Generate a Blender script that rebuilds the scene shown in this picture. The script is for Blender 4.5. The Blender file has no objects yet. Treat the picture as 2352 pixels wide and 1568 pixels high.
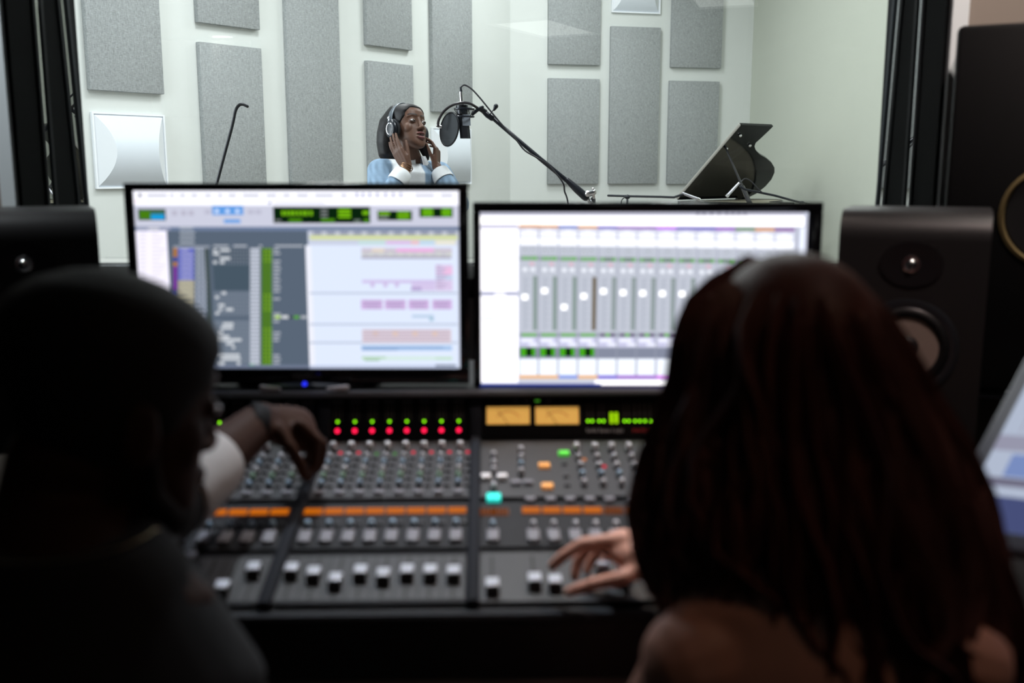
import bpy, bmesh, math, random
from mathutils import Vector, Matrix, Euler, Quaternion
random.seed(7)
S = bpy.context.scene
COL = S.collection

# ------------------------------------------------------------------ camera
FPX = 2302.0; TH = math.atan(400 / FPX); CZ = 1.29
CT, ST = math.cos(TH), math.sin(TH)
CAM = Vector((0, 0, CZ))
cd = bpy.data.cameras.new('camera'); co = bpy.data.objects.new('camera', cd); COL.objects.link(co)
co.location = CAM; co.rotation_euler = (math.pi / 2 - TH, 0, 0)
cd.sensor_width = 36.0; cd.lens = FPX / 2352 * 36.0
cd.clip_start = 0.05; cd.clip_end = 100
cd.dof.use_dof = True; cd.dof.focus_distance = 6.0; cd.dof.aperture_fstop = 2.7
S.camera = co

# ------------------------------------------------------------------ world, exposure
W = bpy.data.worlds.new('world'); S.world = W; W.use_nodes = True
W.node_tree.nodes['Background'].inputs[0].default_value = (0.012, 0.013, 0.015, 1)
W.node_tree.nodes['Background'].inputs[1].default_value = 0.3
vs = S.view_settings
vs.view_transform = 'Standard'; vs.look = 'None'; vs.gamma = 1.0; vs.exposure = 0.0; vs.use_curve_mapping = False

def area(name, loc, rot, sx, sy, power, color):
    l = bpy.data.lights.new(name, 'AREA'); l.shape = 'RECTANGLE'; l.size = sx; l.size_y = sy
    l.energy = power; l.color = color
    o = bpy.data.objects.new(name, l); COL.objects.link(o); o.location = loc; o.rotation_euler = rot
    return o
def spot(name, loc, target, power, color, angle, blend=0.6, rad=0.05):
    l = bpy.data.lights.new(name, 'SPOT'); l.energy = power; l.color = color
    l.spot_size = math.radians(angle); l.spot_blend = blend; l.shadow_soft_size = rad
    o = bpy.data.objects.new(name, l); COL.objects.link(o); o.location = loc
    o.rotation_euler = (Vector(target) - Vector(loc)).to_track_quat('-Z', 'Y').to_euler()
    return o
# unseen area light added to brighten the live room's left side; its ceiling lamps
area('live_left_fill', (-3.9, 4.2, 2.1), (0, math.radians(-90), math.radians(15)), 2.2, 2.4, 150, (0.86, 0.94, 1.0))
LIVE_LAMPS = [(-1.9, 5.0), (0.5, 3.7), (-1.3, 7.4), (1.5, 7.4), (0.6, 10.4), (3.2, 9.6)]
LIVE_POWER = [66, 110, 80, 62, 72, 20]
# recessed downlights over the console, then added ones brightening wall, speaker and woman
DOWN = [((0.45, 1.85, 2.57), (0.22, 1.46, 0.8), 60, (1.0, 0.84, 0.72), 44), ((-0.25, 1.90, 2.57), (-0.18, 1.52, 0.8), 105, (0.84, 0.91, 1.0), 46),
        ((-1.45, 1.70, 2.57), (-1.35, 2.25, 1.5), 72, (0.9, 0.97, 1.0), 70), ((1.25, 1.70, 2.57), (1.25, 2.25, 1.5), 66, (1.0, 0.90, 0.82), 70),
        ((0.85, 1.10, 2.57), (0.80, 1.80, 1.0), 46, (1.0, 0.80, 0.74), 78), ((0.8, 0.30, 2.57), (0.50, 0.90, 0.9), 6.0, (1.0, 0.62, 0.42), 62)]

# ------------------------------------------------------------------ pixel helpers (frame 2352 x 1568)
def ray(px, py):
    cx = (px - 1176) / FPX; cy = (784 - py) / FPX
    return Vector((cx, CT + cy * ST, -ST + cy * CT))
def atd(px, py, d): return CAM + ray(px, py) * d
def aty(px, py, Y): r = ray(px, py); return CAM + r * (Y / r.y)
def onpl(px, py, p, n): r = ray(px, py); return CAM + r * ((Vector(p) - CAM).dot(n) / r.dot(n))

def lin(c):
    return tuple((x / 255 / 12.92) if x / 255 <= 0.04045 else ((x / 255 + 0.055) / 1.055) ** 2.4 for x in c)

# ------------------------------------------------------------------ materials
MATS = {}
def mat(name, col, rough=0.5, metal=0.0, noise=0.0, scale=20.0, bump=0.0, bscale=200.0, spec=0.5, coat=0.0, attr=False, emit=None, estr=1.0, trans=0.0):
    if name in MATS: return MATS[name]
    m = bpy.data.materials.new(name); m.use_nodes = True
    nt = m.node_tree; b = nt.nodes['Principled BSDF']
    b.inputs['Base Color'].default_value = (*col, 1); b.inputs['Roughness'].default_value = rough
    b.inputs['Metallic'].default_value = metal; b.inputs['Specular IOR Level'].default_value = spec
    b.inputs['Coat Weight'].default_value = coat
    src = None
    if attr:
        a = nt.nodes.new('ShaderNodeVertexColor'); a.layer_name = 'Col'; src = a.outputs['Color']
    tc = None
    if noise or bump:
        tc = nt.nodes.new('ShaderNodeTexCoord')
    if noise:
        n = nt.nodes.new('ShaderNodeTexNoise'); n.inputs['Scale'].default_value = scale; n.inputs['Detail'].default_value = 5
        nt.links.new(tc.outputs['Object'], n.inputs['Vector'])
        r = nt.nodes.new('ShaderNodeMapRange'); r.inputs['To Min'].default_value = 1 - noise; r.inputs['To Max'].default_value = 1 + noise
        nt.links.new(n.outputs['Fac'], r.inputs['Value'])
        mx = nt.nodes.new('ShaderNodeVectorMath'); mx.operation = 'SCALE'
        if src: nt.links.new(src, mx.inputs[0])
        else: mx.inputs[0].default_value = col
        nt.links.new(r.outputs['Result'], mx.inputs['Scale']); src = mx.outputs['Vector']
    if src: nt.links.new(src, b.inputs['Base Color'])
    if bump:
        n2 = nt.nodes.new('ShaderNodeTexNoise'); n2.inputs['Scale'].default_value = bscale; n2.inputs['Detail'].default_value = 3
        nt.links.new(tc.outputs['Object'], n2.inputs['Vector'])
        bp = nt.nodes.new('ShaderNodeBump'); bp.inputs['Strength'].default_value = bump; bp.inputs['Distance'].default_value = 0.002
        nt.links.new(n2.outputs['Fac'], bp.inputs['Height']); nt.links.new(bp.outputs['Normal'], b.inputs['Normal'])
    if emit:
        b.inputs['Emission Color'].default_value = (*emit, 1); b.inputs['Emission Strength'].default_value = estr
    MATS[name] = m
    return m

def mat_weave(name, col):
    m = bpy.data.materials.new(name); m.use_nodes = True; nt = m.node_tree; b = nt.nodes['Principled BSDF']
    b.inputs['Roughness'].default_value = 0.95; b.inputs['Specular IOR Level'].default_value = 0.1
    tc = nt.nodes.new('ShaderNodeTexCoord')
    outs = []
    for sc in ((90, 90, 700), (700, 700, 90)):
        mp = nt.nodes.new('ShaderNodeMapping'); mp.inputs['Scale'].default_value = sc
        nt.links.new(tc.outputs['Object'], mp.inputs['Vector'])
        n = nt.nodes.new('ShaderNodeTexNoise'); n.inputs['Scale'].default_value = 0.35; n.inputs['Detail'].default_value = 2
        nt.links.new(mp.outputs['Vector'], n.inputs['Vector']); outs.append(n.outputs['Fac'])
    ad = nt.nodes.new('ShaderNodeMath'); ad.operation = 'ADD'
    nt.links.new(outs[0], ad.inputs[0]); nt.links.new(outs[1], ad.inputs[1])
    r = nt.nodes.new('ShaderNodeMapRange'); r.inputs['From Min'].default_value = 0.72; r.inputs['From Max'].default_value = 1.28
    r.inputs['To Min'].default_value = 0.74; r.inputs['To Max'].default_value = 1.26
    nt.links.new(ad.outputs[0], r.inputs['Value'])
    mx = nt.nodes.new('ShaderNodeVectorMath'); mx.operation = 'SCALE'; mx.inputs[0].default_value = col
    nt.links.new(r.outputs['Result'], mx.inputs['Scale']); nt.links.new(mx.outputs['Vector'], b.inputs['Base Color'])
    bp = nt.nodes.new('ShaderNodeBump'); bp.inputs['Strength'].default_value = 0.3; bp.inputs['Distance'].default_value = 0.002
    nt.links.new(ad.outputs[0], bp.inputs['Height']); nt.links.new(bp.outputs['Normal'], b.inputs['Normal'])
    MATS[name] = m; return m

def mat_emit(name, col, strength):
    if name in MATS: return MATS[name]
    m = bpy.data.materials.new(name); m.use_nodes = True; nt = m.node_tree
    for n in list(nt.nodes): nt.nodes.remove(n)
    o = nt.nodes.new('ShaderNodeOutputMaterial'); e = nt.nodes.new('ShaderNodeEmission')
    e.inputs[0].default_value = (*col, 1); e.inputs[1].default_value = strength
    nt.links.new(e.outputs[0], o.inputs[0]); MATS[name] = m; return m
def mat_screen(name, strength):
    m = mat_emit(name, (1, 1, 1), strength); nt = m.node_tree
    e = [n for n in nt.nodes if n.type == 'EMISSION'][0]
    a = nt.nodes.new('ShaderNodeVertexColor'); a.layer_name = 'Col'
    nt.links.new(a.outputs[0], e.inputs[0]); return m
def mat_glass(name, tint=(0.985, 0.992, 0.989), fac=0.045):
    m = bpy.data.materials.new(name); m.use_nodes = True; nt = m.node_tree
    for n in list(nt.nodes): nt.nodes.remove(n)
    o = nt.nodes.new('ShaderNodeOutputMaterial'); mx = nt.nodes.new('ShaderNodeMixShader')
    t = nt.nodes.new('ShaderNodeBsdfTransparent'); t.inputs[0].default_value = (*tint, 1)
    g = nt.nodes.new('ShaderNodeBsdfGlossy'); g.inputs['Roughness'].default_value = 0.0
    fr = nt.nodes.new('ShaderNodeFresnel'); fr.inputs['IOR'].default_value = 1.5
    nt.links.new(fr.outputs[0], mx.inputs[0]); nt.links.new(t.outputs[0], mx.inputs[1]); nt.links.new(g.outputs[0], mx.inputs[2])
    nt.links.new(mx.outputs[0], o.inputs[0]); MATS[name] = m; return m
def mat_sheer(name, col, fac):
    m = bpy.data.materials.new(name); m.use_nodes = True; nt = m.node_tree
    b = nt.nodes['Principled BSDF']; b.inputs['Base Color'].default_value = (*col, 1); b.inputs['Roughness'].default_value = 0.8
    o = [n for n in nt.nodes if n.type == 'OUTPUT_MATERIAL'][0]
    mx = nt.nodes.new('ShaderNodeMixShader'); t = nt.nodes.new('ShaderNodeBsdfTransparent'); mx.inputs[0].default_value = fac
    nt.links.new(t.outputs[0], mx.inputs[1]); nt.links.new(b.outputs[0], mx.inputs[2]); nt.links.new(mx.outputs[0], o.inputs[0])
    MATS[name] = m; return m

M_wall = mat('live_wall_paint', (0.70, 0.725, 0.70), 0.9, noise=0.02, scale=3)
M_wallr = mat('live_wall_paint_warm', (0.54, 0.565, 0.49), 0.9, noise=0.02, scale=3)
M_fab = mat_weave('panel_fabric', (0.35, 0.368, 0.37))
M_white = mat('diffuser_white', (0.80, 0.83, 0.86), 0.45)
M_black = mat('black_plastic', (0.008, 0.008, 0.009), 0.45)
M_blackg = mat('black_gloss', (0.006, 0.006, 0.008), 0.12)
M_frame = mat('window_frame_black', (0.004, 0.005, 0.006), 0.8, noise=0.2, spec=.12)
M_steel = mat('chrome', (0.75, 0.75, 0.78), 0.18, 1.0)
M_dmetal = mat('dark_metal', (0.02, 0.023, 0.028), 0.4, 0.4)
M_cwall = mat('control_wall', (0.24, 0.20, 0.17), 0.9, noise=0.05, scale=6)
M_dark = mat('dark_wall', (0.02, 0.021, 0.023), 0.9, noise=0.1)

# ------------------------------------------------------------------ mesh builder
class MB:
    def __init__(s): s.v = []; s.f = []; s.mi = []; s.m = 0
    def add(s, vs, fs, M=None):
        o = len(s.v)
        s.v += [tuple(M @ Vector(p)) if M else tuple(p) for p in vs]
        s.f += [tuple(i + o for i in f) for f in fs]; s.mi += [s.m] * len(fs)
        return s
    def box(s, c, d, M=None, bev=0.0, seg=2):
        if bev <= 0:
            x, y, z = c; a, b, e = d[0] / 2, d[1] / 2, d[2] / 2
            vs = [(x + i * a, y + j * b, z + k * e) for i in (-1, 1) for j in (-1, 1) for k in (-1, 1)]
            fs = [(0, 1, 3, 2), (4, 6, 7, 5), (0, 4, 5, 1), (2, 3, 7, 6), (0, 2, 6, 4), (1, 5, 7, 3)]
            return s.add(vs, fs, M)
        bm = bmesh.new(); bmesh.ops.create_cube(bm, size=1.0)
        bmesh.ops.scale(bm, vec=d, verts=bm.verts); bmesh.ops.translate(bm, vec=c, verts=bm.verts)
        bmesh.ops.bevel(bm, geom=list(bm.edges), offset=bev, segments=seg, profile=0.5, affect='EDGES')
        bm.verts.index_update()
        s.add([v.co.copy() for v in bm.verts], [[v.index for v in f.verts] for f in bm.faces], M); bm.free(); return s
    def quad(s, a, b, c, d): return s.add([a, b, c, d], [(0, 1, 2, 3)])
    def rings(s, rs, cap=True, closed=True, M=None):
        n = len(rs[0]); vs = [p for r in rs for p in r]; fs = []
        for i in range(len(rs) - 1):
            for j in range(n if closed else n - 1):
                k = (j + 1) % n
                fs.append((i * n + j, i * n + k, (i + 1) * n + k, (i + 1) * n + j))
        if cap: fs += [tuple(range(n))[::-1], tuple((len(rs) - 1) * n + j for j in range(n))]
        return s.add(vs, fs, M)
    def lathe(s, prof, n=20, M=None, cap=True):       # prof: (r, z) along +z
        return s.rings([[(r * math.cos(2 * math.pi * j / n), r * math.sin(2 * math.pi * j / n), z) for j in range(n)] for r, z in prof], cap, True, M)
    def chain(s, pts, rad, n=10, up=None, round_ends=True, closed=False):
        """swept tube; rad: list of r or (ra, rb); ra along 'up' side vector"""
        pts = [Vector(p) for p in pts]; rad = [r if isinstance(r, tuple) else (r, r) for r in (rad if isinstance(rad, list) else [rad] * len(pts))]
        N = len(pts); T = []
        for i in range(N):
            a = pts[max(i - 1, 0)]; b = pts[min(i + 1, N - 1)]
            T.append((b - a).normalized() if (b - a).length > 1e-9 else Vector((0, 0, 1)))
        u = Vector(up) if up is not None else (Vector((0, 0, 1)) if abs(T[0].z) < 0.9 else Vector((1, 0, 0)))
        rs = []
        def ring(c, t, ra, rb, u):
            a = (u - t * u.dot(t)); a = a.normalized() if a.length > 1e-6 else t.orthogonal().normalized()
            b = t.cross(a)
            return [tuple(c + a * (ra * math.cos(2 * math.pi * j / n)) + b * (rb * math.sin(2 * math.pi * j / n))) for j in range(n)], a
        if round_ends:
            ra, rb = rad[0]; m = (ra + rb) / 2
            for q in (75, 50, 25):
                q = math.radians(q); r, _ = ring(pts[0] - T[0] * (m * math.sin(q)), T[0], ra * math.cos(q), rb * math.cos(q), u); rs.append(r)
        for i in range(N):
            r, a = ring(pts[i], T[i], *rad[i], u); rs.append(r)
            if up is None: u = a
        if round_ends:
            ra, rb = rad[-1]; m = (ra + rb) / 2
            for q in (25, 50, 75):
                q = math.radians(q); r, _ = ring(pts[-1] + T[-1] * (m * math.sin(q)), T[-1], ra * math.cos(q), rb * math.cos(q), u); rs.append(r)
        return s.rings(rs, True, True)
    def ell(s, c, r, M=None, n=16, m=10):
        rs = []
        for i in range(m + 1):
            t = math.pi * (0.03 + 0.94 * i / m)
            rs.append([(c[0] + r[0] * math.sin(t) * math.cos(2 * math.pi * j / n), c[1] + r[1] * math.sin(t) * math.sin(2 * math.pi * j / n), c[2] - r[2] * math.cos(t)) for j in range(n)])
        return s.rings(rs, True, True, M)
    def mesh(s, name, mats, smooth=40):
        me = bpy.data.meshes.new(name); me.from_pydata(s.v, [], s.f)
        bm = bmesh.new(); bm.from_mesh(me); bmesh.ops.recalc_face_normals(bm, faces=bm.faces); bm.to_mesh(me); bm.free()
        for m in (mats if isinstance(mats, (list, tuple)) else [mats]): me.materials.append(m)
        if any(s.mi): me.polygons.foreach_set('material_index', s.mi)
        if smooth:
            me.polygons.foreach_set('use_smooth', [True] * len(me.polygons))
            me.set_sharp_from_angle(angle=math.radians(smooth))
        me.update(); return me
    def build(s, name, mats, parent=None, smooth=40, origin=None):
        o = bpy.data.objects.new(name, None) if False else None
        if origin is not None:
            ov = Vector(origin); s.v = [tuple(Vector(p) - ov) for p in s.v]
        o = bpy.data.objects.new(name, s.mesh(name, mats, smooth)); COL.objects.link(o)
        if origin is not None: o.location = origin
        if parent: o.parent = parent
        return o

def curve_pts(ctrl, n=8):
    """Catmull-Rom through control points"""
    P = [Vector(p) for p in ctrl]; out = []
    for i in range(len(P) - 1):
        a = P[max(i - 1, 0)]; b = P[i]; c = P[i + 1]; d = P[min(i + 2, len(P) - 1)]
        for k in range(n):
            t = k / n
            out.append(0.5 * ((2 * b) + (c - a) * t + (2 * a - 5 * b + 4 * c - d) * t * t + (3 * b - a - 3 * c + d) * t ** 3))
    out.append(P[-1]); return out

def tag(o, label=None, cat=None, group=None, kind=None):
    if label: o['label'] = label
    if cat: o['category'] = cat
    if group: o['group'] = group
    if kind: o['kind'] = kind
    return o
def thing(name, label, cat, loc=(0, 0, 0), rz=0.0, group=None):
    o = bpy.data.objects.new(name, None); o.empty_display_size = 0.1; COL.objects.link(o)
    o.location = loc; o.rotation_euler = (0, 0, rz); return tag(o, label, cat, group)
def struct(name, mb, m, parent=None, label=None):
    o = mb.build(name, m, parent)
    if not parent: tag(o, label, None, None, 'structure')
    return o
def inst(name, me, loc, parent, rot=None, scale=None):
    o = bpy.data.objects.new(name, me); COL.objects.link(o); o.parent = parent; o.location = loc
    if rot is not None: o.rotation_euler = rot
    if scale: o.scale = scale
    return o
def unparent_xf(root, M):   # world matrix of an unscaled empty
    return Matrix.Translation(root.location) @ Matrix.Rotation(root.rotation_euler.z, 4, 'Z')

# ================================================================== SETTING
# ---- live room
AL = math.atan(1832 / FPX * CT); LD = Vector((math.sin(AL), math.cos(AL), 0)); LN = Vector((LD.y, -LD.x, 0))
LP = atd(212, 345, 7.85)
A2 = math.atan(9824 / FPX * CT); BD = Vector((math.sin(A2), math.cos(A2), 0)); BN = Vector((BD.y, -BD.x, 0))
CORNER = onpl(1172, 200, LP, LN); CORNR = onpl(1725, 200, CORNER, BN)
CEIL = 4.3; GY = 2.66
def slab(a, b, z0, z1, t):    # vertical wall slab from a to b, thickness on the left side of a->b
    a = Vector((a[0], a[1], 0)); b = Vector((b[0], b[1], 0)); d = (b - a).normalized(); n = Vector((-d.y, d.x, 0)) * t
    m = MB(); P = [a, b, b + n, a + n]
    m.add([(p.x, p.y, z) for z in (z0, z1) for p in P], [(0, 1, 2, 3), (4, 5, 6, 7), (0, 1, 5, 4), (1, 2, 6, 5), (2, 3, 7, 6), (3, 0, 4, 7)])
    return m
c0 = LP - LD * ((LP.y - GY) / LD.y) if False else LP - LD * 3.0
P_l0 = Vector((c0.x, c0.y, 0)); P_l1 = Vector((P_l0.x - 0.2, GY, 0))
P_r1 = Vector((CORNR.x + 1.2, GY, 0))
struct('wall_live_left', slab(P_l0, CORNER, 0, CEIL, 0.1), M_wall)
struct('wall_live_back', slab(CORNER, CORNR, 0, CEIL, 0.1), M_wall)
struct('wall_live_right', slab(CORNR, P_r1, 0, CEIL, 0.1), M_wallr)
struct('wall_live_side', slab(P_l1, P_l0, 0, CEIL, 0.1), M_wall)
fl = MB(); fl.add([(-6.5, GY, 0), (5.5, GY, 0), (5.5, 14, 0), (-6.5, 14, 0), (-6.5, GY, -.1), (5.5, GY, -.1), (5.5, 14, -.1), (-6.5, 14, -.1)], [(0, 1, 2, 3), (4, 5, 6, 7), (0, 1, 5, 4), (1, 2, 6, 5), (2, 3, 7, 6), (3, 0, 4, 7)])
struct('floor_live', fl, mat('live_floor_wood', (0.20, 0.18, 0.16), 0.6, noise=0.15, scale=6))
ce = MB(); ce.box((-0.5, 8.33, CEIL + 0.05), (12, 11.34, 0.1)); struct('ceiling_live', ce, mat('live_ceiling_white', (0.75, 0.77, 0.76), 0.9))

# ---- control room shell: window wall with a deep opening
Y0, Y1 = 2.30, 2.66
XL = aty(37, 384, Y0).x; XR = aty(2156, 384, Y0).x
ZS = aty(1900, 604, Y1).z; ZT = 2.35
CH = 2.6
m = MB()
m.box(((-4.0 + XL) / 2, (Y0 + Y1) / 2, CH / 2), (XL + 4.0, Y1 - Y0, CH)); struct('wall_front_left', m, M_cwall)
m = MB(); m.box(((4.0 + XR) / 2, (Y0 + Y1) / 2, CH / 2), (4.0 - XR, Y1 - Y0, CH)); struct('wall_front_right', m, M_cwall)
m = MB(); m.box(((XL + XR) / 2, (Y0 + Y1) / 2, (ZS - .03) / 2), (XR - XL, Y1 - Y0, ZS - .03)); struct('wall_front_below', m, M_dark)
m = MB(); m.box((0, (Y0 + Y1) / 2, (ZT + CEIL) / 2), (8.0 if False else XR - XL, Y1 - Y0, CEIL - ZT)); struct('wall_front_above', m, M_dark)
m = MB(); m.box((-1.0, -2.75, -0.05), (6.0 if False else 8.0, 10.1 + .8, 0.1)); struct('floor', m, mat('control_carpet', (0.025, 0.025, 0.027), 0.95, noise=0.2, scale=80))
m = MB(); m.box((-1.0, -2.95, CH + 0.05), (8.0, 10.5, 0.1)); struct('ceiling', m, mat('control_ceiling', (0.10, 0.10, 0.10), 0.9))
m = MB(); m.box((-4.0, -2.95, CH / 2), (0.1, 10.5, CH)); struct('wall_left', m, M_dark)
m = MB(); m.box((3.05, -2.95, CH / 2), (0.1, 10.5, CH)); struct('wall_right', m, M_dark)
m = MB(); m.box((-0.5, -8.2, CH / 2), (7.2, 0.1, CH)); struct('wall_rear', m, M_dark)

# window: lining boards, glazing stops, two panes, sill
win = MB()
T = 0.008
win.box((XL + T / 2, (Y0 + Y1) / 2, (ZS + ZT) / 2), (T, Y1 - Y0, ZT - ZS))
win.box((XR - T / 2, (Y0 + Y1) / 2, (ZS + ZT) / 2), (T, Y1 - Y0, ZT - ZS))
win.box(((XL + XR) / 2, (Y0 + Y1) / 2, ZT - T / 2), (XR - XL - 2 * T, Y1 - Y0, T))
window = struct('window_1', win, M_frame)
m = MB(); m.box(((XL + XR) / 2, (Y0 + Y1) / 2, ZS - 0.015), (XR - XL, Y1 - Y0 + 0.03, 0.03), bev=0.004); m.build('window_sill', M_frame, window)
TILT = math.radians(4.0)
M_stop = mat('glazing_stop', (0.010, 0.013, 0.017), 0.6, spec=.2)
for sx, xx in ((1, XL + T), (-1, XR - T)):
    for yy, w in ((2.425, .014), (2.465, .014), (2.560, .014), (2.612, .014)):
        m = MB(); m.box((0, 0, 0), (0.004, w, ZT - ZS - 0.012), bev=0.001); o = m.build('glazing_stop', M_stop, window); o.location = (xx + sx * 0.002, yy, (ZS + ZT) / 2); o.rotation_euler = (TILT if yy > 2.5 else 0, 0, 0)
M_glass = mat_glass('pane_glass')
m = MB(); m.box(((XL + XR) / 2, 2.445, (ZS + ZT) / 2), (XR - XL - 2 * T - .001, 0.008, ZT - ZS - 0.03)); m.build('glass_pane', M_glass, window)
m = MB(); m.box((0, 0, 0), (XR - XL - 2 * T - .001, 0.008, ZT - ZS - 0.03)); g2 = m.build('glass_pane', M_glass, window)
g2.location = ((XL + XR) / 2, 2.585, (ZS + ZT) / 2); g2.rotation_euler = (TILT, 0, 0)
# pale metal trim beside the opening
M_trim = mat('trim_grey', (0.66, 0.70, 0.72), 0.5)
m = MB(); m.box((XL - 0.016, Y0 - 0.008, CH / 2), (0.032, 0.016, CH)); struct('trim_1', m, M_trim)
m = MB(); m.box((XR + 0.018, Y0 - 0.008, CH / 2), (0.036, 0.016, CH)); struct('trim_2', m, M_trim)

# ---- acoustic panels and diffusers on the live room walls
def on_wall(base, d, n, s0, s1, z0, z1, th):
    """box standing proud of a wall; returns (centre, matrix, dims)"""
    c = Vector((base.x, base.y, 0)) + d * ((s0 + s1) / 2) + n * (th / 2); c.z = (z0 + z1) / 2
    M = Matrix((d.to_4d(), (-n).to_4d(), Vector((0, 0, 1, 0)), Vector((0, 0, 0, 1)))).transposed()
    M[3][3] = 1; M[0][3], M[1][3], M[2][3] = c
    for i in range(3): M[3][i] = 0
    return M, (s1 - s0, th, z1 - z0)
def panel(base, d, n, s0, s1, z0, z1, label):
    M, dim = on_wall(base, d, n, s0, s1, z0, z1, 0.055)
    b = MB(); b.box((0, 0, 0), dim, bev=0.006)
    o = b.build('acoustic_panel', M_fab); o.matrix_world = M
    tag(o, label, 'acoustic panel', 'grey fabric acoustic panels on the live room walls'); return o
def diffuser(base, d, n, s0, s1, z0, z1, label):
    M, dim = on_wall(base, d, n, s0, s1, z0, z1, 0.02)
    r = thing('wall_diffuser', label, 'diffuser', group='white curved diffusers on the live room walls'); r.matrix_world = M
    w, t, h = dim
    b = MB(); b.box((0, 0, 0), (w, t, h), bev=0.003); b.build('back_plate', M_white, r)
    f = MB(); e = 0.014
    for cx, cz, a, c in ((0, h / 2 - e / 2, w, e), (0, -h / 2 + e / 2, w, e), (-w / 2 + e / 2, 0, e, h - 2 * e), (w / 2 - e / 2, 0, e, h - 2 * e)):
        f.box((cx, -t / 2 - .006, cz), (a, .014, c))
    f.build('rim', mat('diffuser_rim', (0.9, 0.93, 0.97), 0.4), r)
    # barrel bulge: axis horizontal, bulging towards the room, flat ends left and right
    N = 20; W2 = w / 2 - e; H2 = h / 2 - e; bul = 0.11; ins = 0.12
    rr = []
    for sx in (-1, 1):
        rr.append([(sx * (W2 - ins * (1 - q * q)), -t / 2 - bul * (1 - q * q) - 0.001, q * H2) for q in [(-1 + 2 * i / N) for i in range(N + 1)]])
    b = MB(); b.rings(rr, cap=False, closed=False); b.build('curved_face', mat('diffuser_face', (0.74, 0.79, 0.85), 0.35), r, smooth=30)
    for sx, ring in zip((-1, 1), rr):
        base = [(sx * W2, -t / 2, p[2]) for p in ring]
        b = MB(); b.rings([base, ring], cap=False, closed=False); b.build('end_cap', M_white, r, smooth=30)
    return r
pan = lambda *a: panel(LP, LD, LN, *a)
pan(-0.01, 0.635, 1.88, 3.72, 'leftmost grey fabric acoustic panel, above the white diffuser by the window frame')
pan(0.995, 1.635, 2.49, 3.72, 'short grey acoustic panel end at the top, above the panel with the hooked rod')
pan(0.995, 1.64, 1.10, 2.332, 'grey acoustic panel behind the black hooked rod')
pan(1.935, 2.575, 1.09, 2.945, 'tall unbroken grey acoustic panel left of the singer, between hooked rod and singer')
pan(2.94, 3.585, 2.485, 3.72, 'grey acoustic panel at the top edge, directly above the singer')
pan(2.94, 3.59, 1.10, 2.335, 'grey acoustic panel directly behind the singer and her headphones')
pan(3.895, 4.545, 1.88, 3.72, 'grey acoustic panel behind the microphone, nearest the room corner')
diffuser(LP, LD, LN, 0.0, 0.638, 1.122, 1.715, 'white curved wall diffuser at the left beside the window frame')
diffuser(LP, LD, LN, 3.9, 4.545, 1.10, 1.715, 'white curved wall diffuser half hidden behind the singer and pop filter')
pan = lambda *a: panel(CORNER, BD, BN, *a)
pan(0.45, 1.09, 2.489, 3.72, 'grey acoustic panel at the top, right of the microphone, above another panel')
pan(0.452, 1.09, 1.09, 2.33, 'lower grey acoustic panel behind the slanting microphone boom')
pan(1.222, 1.853, 1.09, 2.945, 'tall grey acoustic panel between two split columns, left of the piano lid')
pan(1.995, 2.655, 2.488, 3.72, 'grey acoustic panel at the top, rightmost column above the piano lid')
pan(1.985, 2.64, 1.085, 2.33, 'lower grey acoustic panel partly behind the raised piano lid')
diffuser(CORNER, BD, BN, 1.235, 1.848, 3.105, 3.70, 'white curved wall diffuser cut off by the top edge of the view')

# ---- ceiling lamps
def ceiling_lamp(x, y, z, sx, sy, power, color, label, rz=0.0, estr=None, group='ceiling light panels of the live room'):
    r = thing('ceiling_light', label, 'ceiling light', (x, y, z), rz, group)
    f = MB()
    for cx, cy, a, b_ in ((0, sy / 2 + .012, sx + .048, .024), (0, -sy / 2 - .012, sx + .048, .024), (sx / 2 + .012, 0, .024, sy), (-sx / 2 - .012, 0, .024, sy)):
        f.box((cx, cy, -0.012), (a, b_, 0.024))
    f.build('frame', mat('lamp_frame', (0.7, 0.7, 0.7), 0.5), r)
    d = MB(); d.box((0, 0, -0.004), (sx, sy, 0.008)); d.build('light_panel', mat_emit('lamp_panel_%g' % (estr or 4), color, estr or 4), r)
    if power:
        l = area('panel_light', (0, 0, -0.03), (0, 0, 0), sx, sy, power, color); l.parent = r
    return r
for i, ((x, y), pw) in enumerate(zip(LIVE_LAMPS, LIVE_POWER)):
    where = ['above the window, left of the singer', 'above the microphone boom near the window', 'over the middle of the left wall', 'left of the piano', 'before the back wall panels', 'above the raised piano lid'][i]
    ceiling_lamp(x, y, CEIL, 0.6, 1.2, pw, (0.94, 0.98, 1.0), 'flat ceiling light panel of the live room, ' + where)
# lamps at the back of the control room whose reflections stand in the glass
def mirror_lamp(px0, px1, py0, py1, label, estr, rz):
    r0 = ray(px0, (py0 + py1) / 2)
    def vy(py): r = ray(1176, py); return r.y / r.z * (CH - CZ)
    ya, yb = vy(py1), vy(py0); ym = (ya + yb) / 2
    xa = r0.x / r0.y * ym; r1 = ray(px1, (py0 + py1) / 2); xb = r1.x / r1.y * ym
    return (xa + xb) / 2, 2 * 2.441 - ym, abs(xb - xa), abs(yb - ya)
for (a, b_, c, d, lab, es, rz) in ((1165, 1345, 37, 83, 'ceiling light panel mirrored in the glass above the microphone boom', 1.9, .5), (1830, 1975, 88, 128, 'ceiling light panel mirrored in the glass right of the piano lid', 1.9, .12), (1585, 1745, -16, 14, 'ceiling light panel mirrored in the glass at the top edge above the piano', 1.9, .3)):
    x, y, w, h = mirror_lamp(a, b_, c, d, lab, es, rz)
    ceiling_lamp(x, y, CH, w * .8, h * .8, 0, (0.95, 1.0, 0.95), lab, rz, es, 'ceiling light panels at the back of the control room')
x, y, w, h = mirror_lamp(484, 536, 76, 88, '', 0, 0)
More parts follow.
